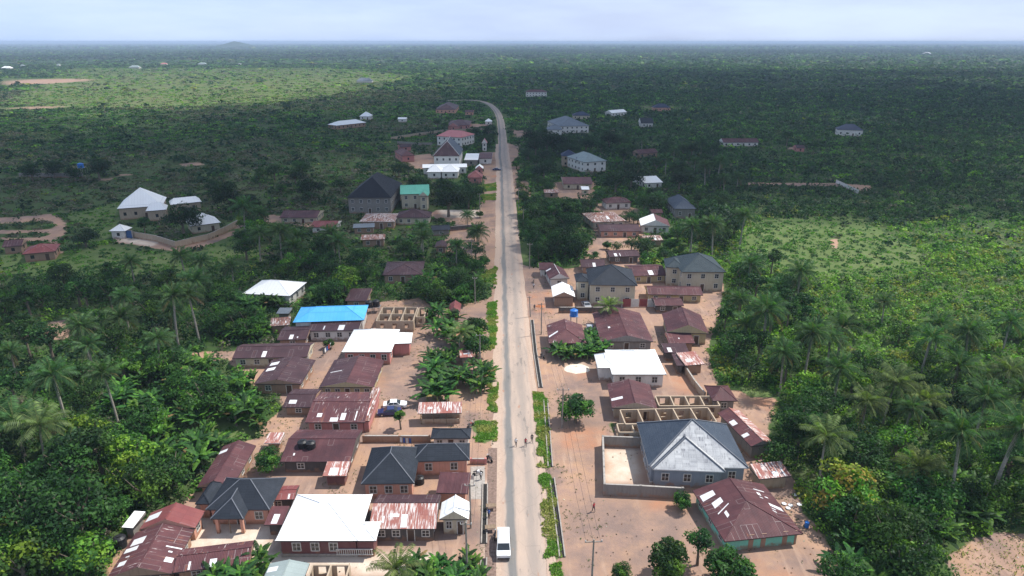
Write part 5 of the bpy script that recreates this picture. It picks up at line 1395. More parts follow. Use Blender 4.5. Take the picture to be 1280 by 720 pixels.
RWn = np.array([(p.x, p.y) for p in RW])
def free(X, Y, rad):
    ok = ~in_any(X, Y, SOIL)
    gr = in_any(X, Y, GRASSY); ok &= ~gr
    for (cx, cy, ux, uy, w, d) in ftp:
        dx, dy = X - cx, Y - cy
        ok &= ~((np.abs(dx * ux + dy * uy) < w / 2 + rad) & (np.abs(-dx * uy + dy * ux) < d / 2 + rad))
    for a, b in zip(RWn, RWn[1:]):
        ab = b - a; t = np.clip(((X - a[0]) * ab[0] + (Y - a[1]) * ab[1]) / (ab @ ab), 0, 1)
        ok &= np.hypot(X - a[0] - ab[0] * t, Y - a[1] - ab[1] * t) > 4.0 + rad
    return ok
def bushes(y0, y1, sp, r, h, per, size, seed, dens=1.0, low=False, wide=.80, tree_share=.0, tr=(2.5, 5.0)):
    rs = np.random.RandomState(seed)
    A = []
    ys = np.arange(y0, y1, sp)
    for y in ys:
        half = (y + 30) * wide
        xs = np.arange(-half, half, sp); A.append(np.stack([xs, np.full(len(xs), y)], 1))
    A = np.concatenate(A); A += rs.uniform(-.5, .5, A.shape) * sp
    X, Y = A[:, 0], A[:, 1]
    fn = vn2(X, Y, 17.0)
    keep = rs.rand(len(X)) < dens
    fieldm = in_any(X, Y, FIELD)
    left = (X < -25) & (Y > 200); keep &= ~(left & (rs.rand(len(X)) < .35)) & ~(fieldm & (Y > 500) & (rs.rand(len(X)) < .45))
    if y0 > 200 and not low: keep &= (vn(X, Y, 24.0 + y0 * .03) * .6 + vn2(X, Y, 9.0 + y0 * .02) * .5 > .42) | (rs.rand(len(X)) < .3)
    if not low: keep &= ~(fieldm & (Y < 420) & (rs.rand(len(X)) < .55))
    keep &= free(X, Y, r * .75)
    X, Y, fn, fieldm, left = X[keep], Y[keep], fn[keep], fieldm[keep], left[keep]
    n = len(X)
    R = r * rs.uniform(.55, 1.35, n); Hh = h * rs.uniform(.5, 1.3, n) * (.6 + .8 * fn)
    Hh = np.where(fieldm, Hh * .26, np.where(left, Hh * .38, Hh)); R = np.where(fieldm, R * .8, R)
    tr_m = rs.rand(n) < tree_share * (.35 + 1.3 * (vn(X, Y, 60.0) > .5)) * np.where(fieldm, .35, 1)
    R = np.where(tr_m, r * rs.uniform(*[t * .45 for t in tr], n), R); Hh = np.where(tr_m, h * rs.uniform(*[t * .5 for t in tr], n), Hh)
    col = zonecol(X, Y, rs); col[tr_m] = np.array(PAL['dark']) * rs.uniform(.8, 1.6, (tr_m.sum(), 1))
    d = rs.normal(size=(n, per, 3)); d /= np.linalg.norm(d, axis=2)[:, :, None]; d[:, :, 2] = np.abs(d[:, :, 2])
    upb = .4 if y0 < 900 else 1.3
    rad = rs.uniform(.6, 1.08, (n, per, 1))
    P = np.empty((n, per, 3)); P[:, :, 0] = X[:, None] + d[:, :, 0] * rad[:, :, 0] * R[:, None]; P[:, :, 1] = Y[:, None] + d[:, :, 1] * rad[:, :, 0] * R[:, None]
    P[:, :, 2] = .1 + d[:, :, 2] * rad[:, :, 0] * Hh[:, None]
    nn = d + rs.normal(size=d.shape) * .5 + np.array([0, 0, upb])
    sz = size * rs.uniform(.6, 1.35, (n, per)) * np.clip(R / r, .7, 1.7)[:, None]
    v, _ = cards(P.reshape(-1, 3), nn.reshape(-1, 3), sz.ravel(), None, .65, rs)
    T = (col[:, None, :] * rs.uniform(.72, 1.32, (n, per, 1))).reshape(-1, 3)
    return v, T
def scrub_layer(lst):
    lst.append(bushes(190, 520, 3.0, 1.5, .8, 8, .95, 21, low=True))
    lst.append(bushes(520, 1000, 5.0, 2.6, .9, 7, 1.7, 22, low=True))
parts = []
parts.append(bushes(58, 125, 1.9, 1.25, 1.9, 60, .46, 1))
parts.append(bushes(125, 210, 2.3, 1.5, 1.9, 40, .62, 2))
parts.append(bushes(210, 340, 3.2, 2.0, 2.1, 26, .95, 3, tree_share=.04, tr=(2.0, 4.2)))
V = np.concatenate([p[0] for p in parts]); T = np.concatenate([p[1] for p in parts])
o = leaf_object('undergrowth', V, T); tag(o, 'dense green undergrowth and scrub covering the ground around the village', 'bushes', kind='stuff')
parts = []
parts.append(bushes(340, 560, 4.4, 2.7, 2.4, 16, 1.5, 4, tree_share=.06, tr=(2.0, 4.5)))
parts.append(bushes(560, 1000, 6.0, 3.3, 2.4, 10, 2.2, 5, tree_share=.08, tr=(1.8, 3.8)))
scrub_layer(parts)
V = np.concatenate([p[0] for p in parts]); T = np.concatenate([p[1] for p in parts])
o = leaf_object('bush_plain', V, T); tag(o, 'wide plain of scrub and scattered trees behind the village', 'bushes', kind='stuff')
parts = []
parts.append(bushes(1000, 2200, 14.0, 6.5, 3.6, 8, 5.5, 6, tree_share=.16, tr=(1.6, 3.2), wide=.78))
parts.append(bushes(7000, 22000, 95.0, 60, 7.0, 6, 42, 9, wide=.78))
parts.append(bushes(1000, 2200, 10.0, 5, 1.2, 6, 3.4, 23, low=True, wide=.78))
parts.append(bushes(2200, 7000, 32.0, 13, 5.5, 9, 10, 7, tree_share=.15, tr=(1.5, 2.2), wide=.78))
V = np.concatenate([p[0] for p in parts]); T = np.concatenate([p[1] for p in parts])
o = leaf_object('far_woodland', V, T); tag(o, 'hazy woodland reaching the horizon', 'woodland', kind='stuff')
# grass on verges
def grass(polys, dens, seed, name, label, size=.36):
    rs = np.random.RandomState(seed); Vs = []; Ts = []
    for P in polys:
        x0, y0 = P.min(0); x1, y1 = P.max(0); n = int((x1 - x0) * (y1 - y0) * dens)
        if n <= 0: continue
        X = rs.uniform(x0, x1, n); Y = rs.uniform(y0, y1, n); k = inpoly(X + (vn(X, Y, 1.1) - .5) * 1.3, Y + (vn2(X, Y, 1.4) - .5) * 1.6, P) & (vn(X, Y, 1.7) > .2); X, Y = X[k], Y[k]; n = len(X)
        s = size * rs.uniform(.6, 1.4, n) * (.6 + .9 * vn2(X, Y, 1.3))
        nn = rs.normal(size=(n, 3)); nn[:, 2] = np.abs(nn[:, 2]) * .8 + .15
        v, _ = cards(np.stack([X, Y, s * .32], 1), nn, s, None, .35, rs)
        c = np.array((.13, .24, .04)); c2 = np.array((.27, .27, .09))
        m = (vn(X, Y, 2.3) * rs.uniform(.6, 1.4, n) > .5)[:, None]
        Vs.append(v); Ts.append(np.where(m, c2, c) * rs.uniform(.7, 1.3, (n, 1)))
    o = leaf_object(name, np.concatenate(Vs), np.concatenate(Ts)); tag(o, label, 'grass', kind='stuff')
grass(GRASSY[:10], 120, 3, 'verge_grass', 'rough bright grass strips along both sides of the road')
grass([polyW(p) for p in ([(1185,690),(1280,664),(1330,690),(1330,750),(1180,750)], [(926,484),(945,483),(975,496),(930,497)], [(120,660),(160,650),(150,720),(110,740)])], 5.0, 5, 'yard_grass', 'sparse weeds on bare soil patches')
def tufts(dens, seed, name, label):
    rs = np.random.RandomState(seed); n = int(dens)
    X = rs.uniform(-75, 75, n); Y = rs.uniform(62, 260, n)
    k = in_any(X, Y, SOIL) & (vn(X, Y, 9.0) * .6 + vn2(X, Y, 2.6) * .5 > .66)
    for a, b in zip(RWn, RWn[1:]):
        ab = b - a; t = np.clip(((X - a[0]) * ab[0] + (Y - a[1]) * ab[1]) / (ab @ ab), 0, 1)
        k &= np.hypot(X - a[0] - ab[0] * t, Y - a[1] - ab[1] * t) > 4.3
    for (cx, cy, ux, uy, w, d) in ftp:
        dx, dy = X - cx, Y - cy
        k &= ~((np.abs(dx * ux + dy * uy) < w / 2 - .3) & (np.abs(-dx * uy + dy * ux) < d / 2 - .3))
    X, Y = X[k], Y[k]; n = len(X); per = 7
    P = np.repeat(np.stack([X, Y, np.full(n, .08)], 1), per, 0) + rs.normal(size=(n * per, 3)) * np.array([.16, .16, .03])
    nn = rs.normal(size=P.shape); nn[:, 2] = np.abs(nn[:, 2]) + .1; s = .17 * rs.uniform(.5, 1.5, n * per); P[:, 2] = s * .35
    v, _ = cards(P, nn, s, None, .5, rs)
    c = np.where(rs.rand(n, 1) < .6, np.array(PAL['mid'])[None], np.array((.13, .13, .06))[None]); T = np.repeat(c, per, 0) * rs.uniform(.7, 1.3, (n * per, 1))
    o = leaf_object(name, v, T); tag(o, label, 'weeds', kind='stuff')
tufts(26000, 8, 'yard_weeds', 'low weeds and tufts creeping over the bare village soil')
def litter(n, seed):
    rs = np.random.RandomState(seed); X = rs.uniform(-75, 75, n); Y = rs.uniform(62, 200, n)
    k = in_any(X, Y, SOIL) & (vn2(X, Y, 7.0) + .2 * rs.rand(n) > .62)
    for (cx, cy, ux, uy, w, d) in ftp:
        dx, dy = X - cx, Y - cy
        k &= ~((np.abs(dx * ux + dy * uy) < w / 2 - .4) & (np.abs(-dx * uy + dy * ux) < d / 2 - .4))
    for a, b in zip(RWn, RWn[1:]):
        ab = b - a; t = np.clip(((X - a[0]) * ab[0] + (Y - a[1]) * ab[1]) / (ab @ ab), 0, 1)
        k &= np.hypot(X - a[0] - ab[0] * t, Y - a[1] - ab[1] * t) > 3.6
    X, Y = X[k], Y[k]; n = len(X); nn = rs.normal(size=(n, 3)) * .35; nn[:, 2] = 1
    v, _ = cards(np.stack([X, Y, np.full(n, .05)], 1), nn, .22 * rs.uniform(.4, 1.8, n), None, .7, rs)
    C5 = np.array([(.10, .07, .05), (.16, .11, .08), (.30, .27, .24), (.07, .06, .05), (.55, .53, .5), (.22, .12, .08)])
    o = leaf_object('litter', v, C5[rs.choice(6, n, p=[.3, .25, .15, .15, .05, .1])]); tag(o, 'dry leaves, chips and scraps strewn over the bare soil', 'litter', kind='stuff')
litter(9000, 4)
# ---------------------------------------------------------------- small hill on the horizon
mb = MB(); rs = random.Random(2); hx, hy = (318 - 640) * 8200 / 842., 8200
nn_ = 40
for i in range(nn_):
    a0, a1 = -900 + 1800 * i / nn_, -900 + 1800 * (i + 1) / nn_
    f = lambda a: 55 * math.exp(-(a / 105) ** 2) + 16 * math.exp(-((a + 60) / 330) ** 2) + 3 * math.sin(a / 23)
    h0, h1 = max(1, f(a0)), max(1, f(a1))
    mb.face([(hx + a0, hy - 500, 0), (hx + a1, hy - 500, 0), (hx + a1, hy, h1), (hx + a0, hy, h0)], M['hillg'] if 'hillg' in M else M.setdefault('hillg', flat('hill_green', (.04, .065, .03), .95, .05)))
    mb.face([(hx + a0, hy, h0), (hx + a1, hy, h1), (hx + a1, hy + 600, 0), (hx + a0, hy + 600, 0)], M['hillg'])
o = mb.build('hill'); tag(o, kind='structure')
# variants no spot called for are dropped
for L in PROTO.values():
    for o, used in L:
        if not used:
            for ch in list(o.children): bpy.data.objects.remove(ch)
            bpy.data.objects.remove(o)
# ---------------------------------------------------------------- street things
def profile_solid(mb, prof, y0, y1, mat, tap=1.0):
    """side outline (x,z) swept across y; tap narrows everything above the belt"""
    def pt(x, z, y): return (x, y * (tap if z > prof[1] else 1.0), z)
    pf = prof[0]
    L = [pt(x, z, y0) for x, z in pf]; R = [pt(x, z, y1) for x, z in pf]
    n = len(pf)
    mb.face(L, mat); mb.face(R[::-1], mat)
    for i in range(n): mb.face([L[i], R[i], R[(i + 1) % n], L[(i + 1) % n]], mat)
def quadp(mb, P, mat): mb.face(P, mat)
def wheels(root, xs, hw, r):
    for x in xs:
        for s in (-1, 1):
            mb = MB(); mb.tube([(x, s * (hw - .2), r), (x, s * hw, r)], r, M['tyre'], 14)
            w = mb.build('wheel', root)
            rb = MB(); rb.tube([(x, s * (hw - .01), r), (x, s * (hw + .012), r)], r * .58, M['metal'], 10); rb.build('rim', w)
def car(name, label, loc, rz, paint, van=False):
    root = empty(name, loc, rz, label, 'van' if van else 'car'); p = M[paint]; mb = MB()
    if van:
        hw = .92
        body = ([(-2.3, .3), (2.3, .3), (2.42, .55), (2.38, .95), (1.55, 1.12), (.95, 1.78), (.6, 1.88), (-2.1, 1.88), (-2.35, 1.6), (-2.42, .9)], 1.12)
        profile_solid(mb, body, -hw, hw, p, .88)
        mb.build('body', root)
        k = .88
        g = MB(); g.face([(1.60, -hw * .9, 1.14), (1.60, hw * .9, 1.14), (1.01, hw * k * .92, 1.77), (1.01, -hw * k * .92, 1.77)], M['glass']); g.build('windscreen', root)
        for s in (-1, 1):
            g = MB(); yb, yt = s * (hw + .006) * .975, s * (hw * k + .012)
            for x0, x1 in ((-2.1, -1.0), (-.92, .1), (.18, .95)):
                P = [(x0, yb, 1.16), (x1 + (.35 if x1 > .5 else 0), yb, 1.16), (x1 - (.1 if x1 > .5 else 0), yt, 1.7), (x0, yt, 1.7)]
                g.face(P if s < 0 else P[::-1], M['glass'])
            g.build('side_window', root)
        g = MB(); g.face([(-2.425, -.72, 1.1), (-2.425, .72, 1.1), (-2.365, .66, 1.6), (-2.365, -.66, 1.6)], M['glass']); g.build('rear_window', root)
        for s in (-1, 1):
            g = MB(); g.box((2.36, s * .7, .82), (.14, .36, .2), M['lamp']); g.build('headlight', root)
            g = MB(); g.box((-2.40, s * .76, 1.0), (.08, .16, .4), M['redlamp']); g.build('tail_light', root)
        g = MB()
        for s in (-1, 1): g.box((-.6, s * .66, 1.93), (2.2, .05, .05), M['metal'])
        g.build('roof_rail', root)
        g = MB(); g.box((2.42, 0, .48), (.12, 1.6, .2), M['fasciad']); g.build('bumper', root)
        wheels(root, (-1.45, 1.5), .93, .34)
    else:
        hw = .86
        body = ([(-2.15, .28), (2.15, .28), (2.22, .5), (2.15, .74), (1.05, .92), (-1.5, .95), (-2.15, .88), (-2.22, .55)], 9)
        profile_solid(mb, body, -hw, hw, p)
        cab = ([(1.05, .9), (.35, 1.38), (-.85, 1.40), (-1.5, .92)], 1.0)
        profile_solid(mb, cab, -hw * .95, hw * .95, p, .82)
        mb.build('body', root)
        g = MB(); g.face([(1.03, -.74, .95), (1.03, .74, .95), (.39, .62, 1.37), (.39, -.62, 1.37)], M['glass']); g.build('windscreen', root)
        g = MB(); g.face([(-1.5, .74, .97), (-1.5, -.74, .97), (-.9, -.62, 1.385), (-.9, .62, 1.385)], M['glass']); g.build('rear_window', root)
        for s in (-1, 1):
            g = MB(); yb, yt = s * .828, s * .69
            for P in ([(-.15, yb, .97), (.88, yb, .97), (.32, yt, 1.33), (-.15, yt, 1.35)], [(-1.3, yb, .97), (-.25, yb, .97), (-.25, yt, 1.35), (-.85, yt, 1.34)]):
                g.face(P if s < 0 else P[::-1], M['glass'])
            g.build('side_window', root)
            g = MB(); g.box((2.16, s * .62, .64), (.12, .34, .16), M['lamp']); g.build('headlight', root)
            g = MB(); g.box((-2.17, s * .66, .72), (.1, .3, .16), M['redlamp']); g.build('tail_light', root)
        wheels(root, (-1.32, 1.32), .87, .31)
    return root
def carpx(name, label, x, y, rz, paint, van=False):
    X, Y = G(x, y); return car(name, label, (X, Y, .016), rz, paint, van)
carpx('parked_van', 'white minivan stopped at the left edge of the road at the bottom', 629.5, 686, math.radians(-89), 'carwhite', True)
carpx('parked_car', 'white saloon parked beside the rust patched roof, behind the navy car', 494, 509, math.radians(6), 'carwhite')
carpx('parked_car', 'navy saloon parked just in front of the white saloon', 487, 518, math.radians(186), 'carblue')
carpx('parked_car', 'silver car between the streaked hip roof and the large maroon roof', 737, 414, math.radians(-97), 'carsilver')
carpx('parked_car', 'dark car far up on the left roadside by the red roofed shop', 621, 213, math.radians(3), 'carblue')
carpx('parked_car', 'pale car in the yard below the cream two storey villa', 733, 384, math.radians(-80), 'carsilver')
def motorbike(label, x, y, rz, col='tankblack'):
    X, Y = G(x, y); root = empty('motorcycle', (X, Y, .012), rz, label, 'motorcycle'); 
    for xx in (-.62, .62):
        mb = MB(); mb.tube([(xx, -.05, .3), (xx, .05, .3)], .3, M['tyre'], 14); mb.build('wheel', root)
    mb = MB(); mb.box((.12, 0, .78), (.55, .26, .24), M[col], 0, .7); mb.box((0, 0, .45), (.5, .22, .3), M['metal']); mb.tube([(.62, 0, .3), (.42, 0, 1.0)], .035, M['metal'], 6); mb.tube([(-.62, 0, .3), (-.1, 0, .45)], .03, M['metal'], 6); mb.build('body', root)
    mb = MB(); mb.box((-.38, 0, .82), (.65, .26, .1), M['fasciad']); mb.build('seat', root)
    mb = MB(); mb.tube([(.38, -.36, 1.06), (.44, 0, 1.0), (.38, .36, 1.06)], .02, M['metal'], 6); mb.build('handlebar', root)
    mb = MB(); mb.box((.56, 0, .9), (.12, .16, .16), M['lamp']); mb.build('headlight', root)
motorbike('white and dark motorcycle on the concrete pad by the maroon shop', 597, 594, .4, 'carwhite')
motorbike('motorcycle leaning at the roadside left of the drain, near the pink kerb wall', 612, 576, 2.2)
motorbike('dark motorcycle at the road edge directly behind the white van', 619, 672, 1.5)
motorbike('motorcycle ridden slowly at the right road edge, far from the van', 667, 353, 1.5, 'redpaint')
def tank(label, x, y, z, col, r=.75, h=1.5, stand=0.0):
    X, Y = G(x, y, z) if z else G(x, y); root = empty('water_tank', (X, Y, z), 0, label, 'water tank')
    mb = MB(); n = 8
    prof = [(r, stand), (r, stand + h * .2), (r * .97, stand + h * .22), (r, stand + h * .25), (r, stand + h * .5), (r * .97, stand + h * .52), (r, stand + h * .55), (r, stand + h * .85), (r * .6, stand + h * .98), (.25, stand + h)]
    mb.tube([(0, 0, p[1]) for p in prof], [p[0] for p in prof], M[col], 18); mb.build('shell', root, False)
    mb = MB(); mb.tube([(0, 0, stand + h), (0, 0, stand + h + .1)], .28, M[col], 12); mb.build('lid', root)
    if stand:
        for sx in (-1, 1):
            for sy in (-1, 1):
                mb = MB(); mb.tube([(sx * r * .8, sy * r * .8, -z * 0), (sx * r * .75, sy * r * .75, stand - .04)], .07, M['metal'], 5); mb.build('leg', root)
        mb = MB(); mb.box((0, 0, stand - .03), (r * 2.2, r * 2.2, .06), M['metal']); mb.build('platform', root)
tank('blue water tank on a raised stand behind the streaked maroon hip roof', 717, 406, 0, 'tankblue', .95, 1.7, 2.4)
tank('black water tank at the front of the broad plum brown roof, left one', 381, 578, 0, 'tankblack', .8, 1.6, 2.6)
tank('black water tank at the front of the broad plum brown roof, right one', 391, 579, 0, 'tankblack', .8, 1.6, 2.6)
tank('black water tank at the edge of the bush left of the patched maroon roof', 151, 683, 0, 'tankblack', .85, 1.7, 0)
tank('black water tank beside the tan roofless rooms, left one', 462, 391, 0, 'tankblack', .9, 1.7, 1.6)
tank('black water tank beside the tan roofless rooms, right one', 471, 390, 0, 'tankblack', .9, 1.7, 1.6)
tank('black round tank beside the salmon wall of the charcoal bungalow', 525, 604, 0, 'tankblack', .7, 1.3, 0)
tank('blue drum like tank on a far stand by the grey wall, far left', 103, 218, 0, 'tankblue', 1.5, 2.4, 3.5)
def drum(label, x, y, col, grp=None):
    X, Y = G(x, y); mb = MB(); mb.tube([(0, 0, 0), (0, 0, .28), (0, 0, .3), (0, 0, .58), (0, 0, .6), (0, 0, .88)], [.3, .3, .32, .3, .32, .3], M[col], 14)
    o = mb.build('drum'); o.location = (X, Y, .01); tag(o, label, 'drum', grp)
for i, (x, y) in enumerate(((556, 590), (560, 591.5), (563, 589.5), (567, 591))):
    drum('blue plastic drum against the salmon wall behind the plain maroon shop roof', x, y, 'tankblue', 'blue drums behind the shop')
drum('black drum at the left end of the blue drums', 550, 590.5, 'tankblack')
drum('blue tub on the ground right of the turquoise walled house', 1008, 659, 'tankblue')
def pole(label, x, y, h=8.5, arm=1.8, rz=0.0, lean=0.0):
    X, Y = G(x, y); root = empty('utility_pole', (X, Y, 0), rz, label, 'utility pole')
    mb = MB(); mb.tube([(0, 0, -.1), (lean * .5, 0, h / 2), (lean, 0, h)], [.15, .125, .1], M['pole'], 8); mb.build('post', root)
    if arm:
        mb = MB(); mb.box((lean, 0, h - .35), (arm, .1, .1), M['pole']); mb.build('crossarm', root)
        for s in (-.45, 0, .45):
            mb = MB(); mb.tube([(lean + s * arm, 0, h - .3), (lean + s * arm, 0, h - .12), (lean + s * arm, 0, h - .05)], [.05, .07, .03], M['lamp'], 8); mb.build('insulator', root)
    return Vector((X, Y, 0))
PL = [pole('grey pole with crossarm at the bottom edge right of the drain', 739, 741, 8.2, 2.2, .05),
      pole('grey pole with crossarm in front of the round leafy tree right of the road', 702.5, 535, 8.0, 2.2, 0),
      pole('slim pole on bare soil left of the pinkish block store', 676.5, 418, 8, 1.6, .2),
      pole('leaning pole above the stained drain kerb right of the road', 663, 396, 5.5, .9, 0, -.3),
      pole('pale pole at the grass strip beside banana leaves, right of the road', 662, 336, 8, 1.5, 0),
      pole('pole in the trees right of the road, farther than the pale one', 654, 290, 8.5, 1.5),
      pole('far pole right of the road above the dark trees', 648, 262, 9, 1.5)]
LL = [pole('pole left of the road at the bottom banana clump', 584, 716, 8, 1.5, 0),
      pole('pole left of the road beside the white gabled kiosk', 588.5, 660, 7.5, 1.5, 0),
      pole('pole behind the tiny roadside stall left of the road', 600.5, 461, 8, 1.5, 0),
      pole('pole rising from the dark banana grove left of the road', 594, 380, 7.5, 1.2, 0),
      pole('pole left of the road in leafy trees near the roadside palm', 590, 330, 8, 1.2, 0),
      pole('far pole left of the road beside the walled yard', 600, 268, 8.5, 1.5)]
M['wire'] = flat('black_cable', (.03, .03, .03), .6)
def cable(a, b, label):
    mb = MB()
    for s in (-.9, 0, .9):
        pts = []
        for i in range(9):
            t = i / 8; p = a.lerp(b, t); pts.append((p.x + s, p.y, 7.7 - 1.2 * 4 * t * (1 - t)))
        mb.tube(pts, .018, M['wire'], 3)
    o = mb.build('overhead_cable'); tag(o, label, 'cable')
cable(PL[0], PL[1], 'three sagging overhead wires from the bottom pole to the round tree pole')
cable(PL[1], PL[2], 'three sagging overhead wires from the round tree pole to the slim soil pole')
cable(LL[0], LL[1], 'overhead wires between the two nearest poles left of the road')
cable(LL[1], LL[2], 'overhead wires from the kiosk pole to the pole behind the roadside stall')
# heap, block piles, signboard, logs
def heap(label, x, y, r, h, mat, seed):
    X, Y = G(x, y); mb = MB(); n = 18; rs = random.Random(seed); prev = None
    rings = []
    for j in range(6):
        f = j / 5; rr = r * (1 - f) ** .8; rings.append([(math.cos(2 * PI * k / n) * rr * (1 + rs.uniform(-.08, .08)) * 1.25, math.sin(2 * PI * k / n) * rr * (1 + rs.uniform(-.08, .08)), h * (1 - (1 - f) ** 1.6) + rs.uniform(-.02, .02) * j - (.02 if j == 0 else 0)) for k in range(n)])
    for a, b in zip(rings, rings[1:]):
        for k in range(n): mb.face([a[k], a[(k + 1) % n], b[(k + 1) % n], b[k]], mat)
    o = mb.build('sand_heap', None, True); o.location = (X, Y, .01); tag(o, label, 'heap')
M['sand'] = flat('pale_sand', (.72, .62, .50), .95, .05, 0, .08)
M['redsoil'] = flat('red_soil', (.40, .16, .08), .95, .05, 0, .2)
heap('flat heap of pale sand on bare ground left of the brilliant white bungalow', 721, 461, 2.2, .5, M['sand'], 3)
heap('small red soil mound beside the stained drain kerb', 675, 383, 1.0, .35, M['redsoil'], 4)
def sign(label, x, y, w, h, z, col, txt=None):
    X, Y = G(x, y); root = empty('signboard', (X, Y, 0), .05, label, 'sign')
    for s in (-1, 1):
        mb = MB(); mb.tube([(s * w * .42, 0, 0), (s * w * .42, 0, z + h * .9)], .04, M['metal'], 6); mb.build('post', root)
    mb = MB(); mb.box((0, -.05, z + h / 2), (w, .05, h), M[col]); mb.build('board', root)
sign('small white signboard on two posts at the pad beside the maroon shop', 588.5, 608, 1.0, .8, 1.3, 'frame')
def table(label, x, y):
    X, Y = G(x, y); root = empty('market_table', (X, Y, 0), .1, label, 'table')
    mb = MB(); mb.box((0, 0, .78), (1.5, .8, .05), M['wood']); mb.build('table_top', root)
    for sx in (-1, 1):
        for sy in (-1, 1):
            mb = MB(); mb.box((sx * .68, sy * .33, .375), (.07, .07, .75), M['wood']); mb.build('leg', root)
table('rough wooden market table at the roadside left of the drain slot', 614, 637)
table('second wooden table at the roadside, nearer the white van', 613, 664)
# washing and rubbish: small bright things on the ground right of the turquoise house
for i, (x, y) in enumerate(((980, 630.5), (988, 632.5), (999, 631.5), (993, 619.5), (985, 636))):
    X, Y = G(x, y); mb = MB(); mb.tube([(0, 0, 0), (0, 0, .12), (0, 0, .16)], [.22, .34, .36], M['cloth_white'], 10)
    o = mb.build('basin'); o.location = (X, Y, .012); tag(o, 'white washing basin lying on shaded soil right of the turquoise walled house', 'basin', 'white basins on the shaded soil')
def washing_line(label, a, b, cols):
    A, B = Vector(G(*a)), Vector(G(*b)); c = (A + B) / 2; L = (B - A).length
    r = empty('washing_line', (c.x, c.y, 0), math.atan2(B.y - A.y, B.x - A.x), label, 'washing line')
    for s in (-1, 1):
        mb = MB(); mb.tube([(s * L / 2, 0, -.05), (s * L / 2, 0, 1.9)], .045, M['wood'], 6); mb.build('post', r)
    mb = MB(); mb.tube([(-L / 2, 0, 1.8), (0, 0, 1.68), (L / 2, 0, 1.8)], .012, M['wire'], 4); mb.build('line', r)
    n = len(cols)
    for i, m in enumerate(cols):
        x = -L / 2 + L * (i + .5) / n; wv = L / n * .36; mb = MB()
        for k in range(4):
            z0, z1 = 1.70 - k * .25, 1.70 - (k + 1) * .25; o0, o1 = .03 * math.sin(k * 1.3 + i), .03 * math.sin((k + 1) * 1.3 + i)
            for f in (0, .012): mb.face([(x - wv, o0 + f, z0), (x + wv, o0 + f, z0), (x + wv, o1 + f, z1), (x - wv, o1 + f, z1)][::1 if f else -1], M[m])
        mb.build('cloth', r)
washing_line('washing line with five coloured cloths in the yard below the blue roofed row', (415, 436), (404, 447), ['cloth_white', 'cloth_red', 'cloth_blue', 'cloth_white', 'cloth_dark'])
washing_line('washing line behind the charcoal bungalow with blue and white cloths', (515, 559), (500, 557), ['cloth_blue', 'cloth_white', 'cloth_blue', 'cloth_white'])
def bench(label, x, y, rz):
    X, Y = G(x, y); r = empty('bench', (X, Y, 0), rz, label, 'bench')
    mb = MB(); mb.box((0, 0, .44), (1.6, .32, .05), M['wood']); mb.build('seat', r)
    for s in (-1, 1):
        mb = MB(); mb.box((s * .65, 0, .2), (.06, .28, .42), M['wood']); mb.build('leg', r)
bench('wooden bench in front of the pink walled bungalow porch', 505, 441, .1)
bench('wooden bench on bare ground by the streaked maroon hip roof', 683, 440, 1.4)
motorbike('red motorcycle parked by the rusty open shop shed', 588, 534, .9, 'redpaint')
motorbike('dark motorcycle parked beside the streaked maroon hip roof', 678, 447, 2.0)
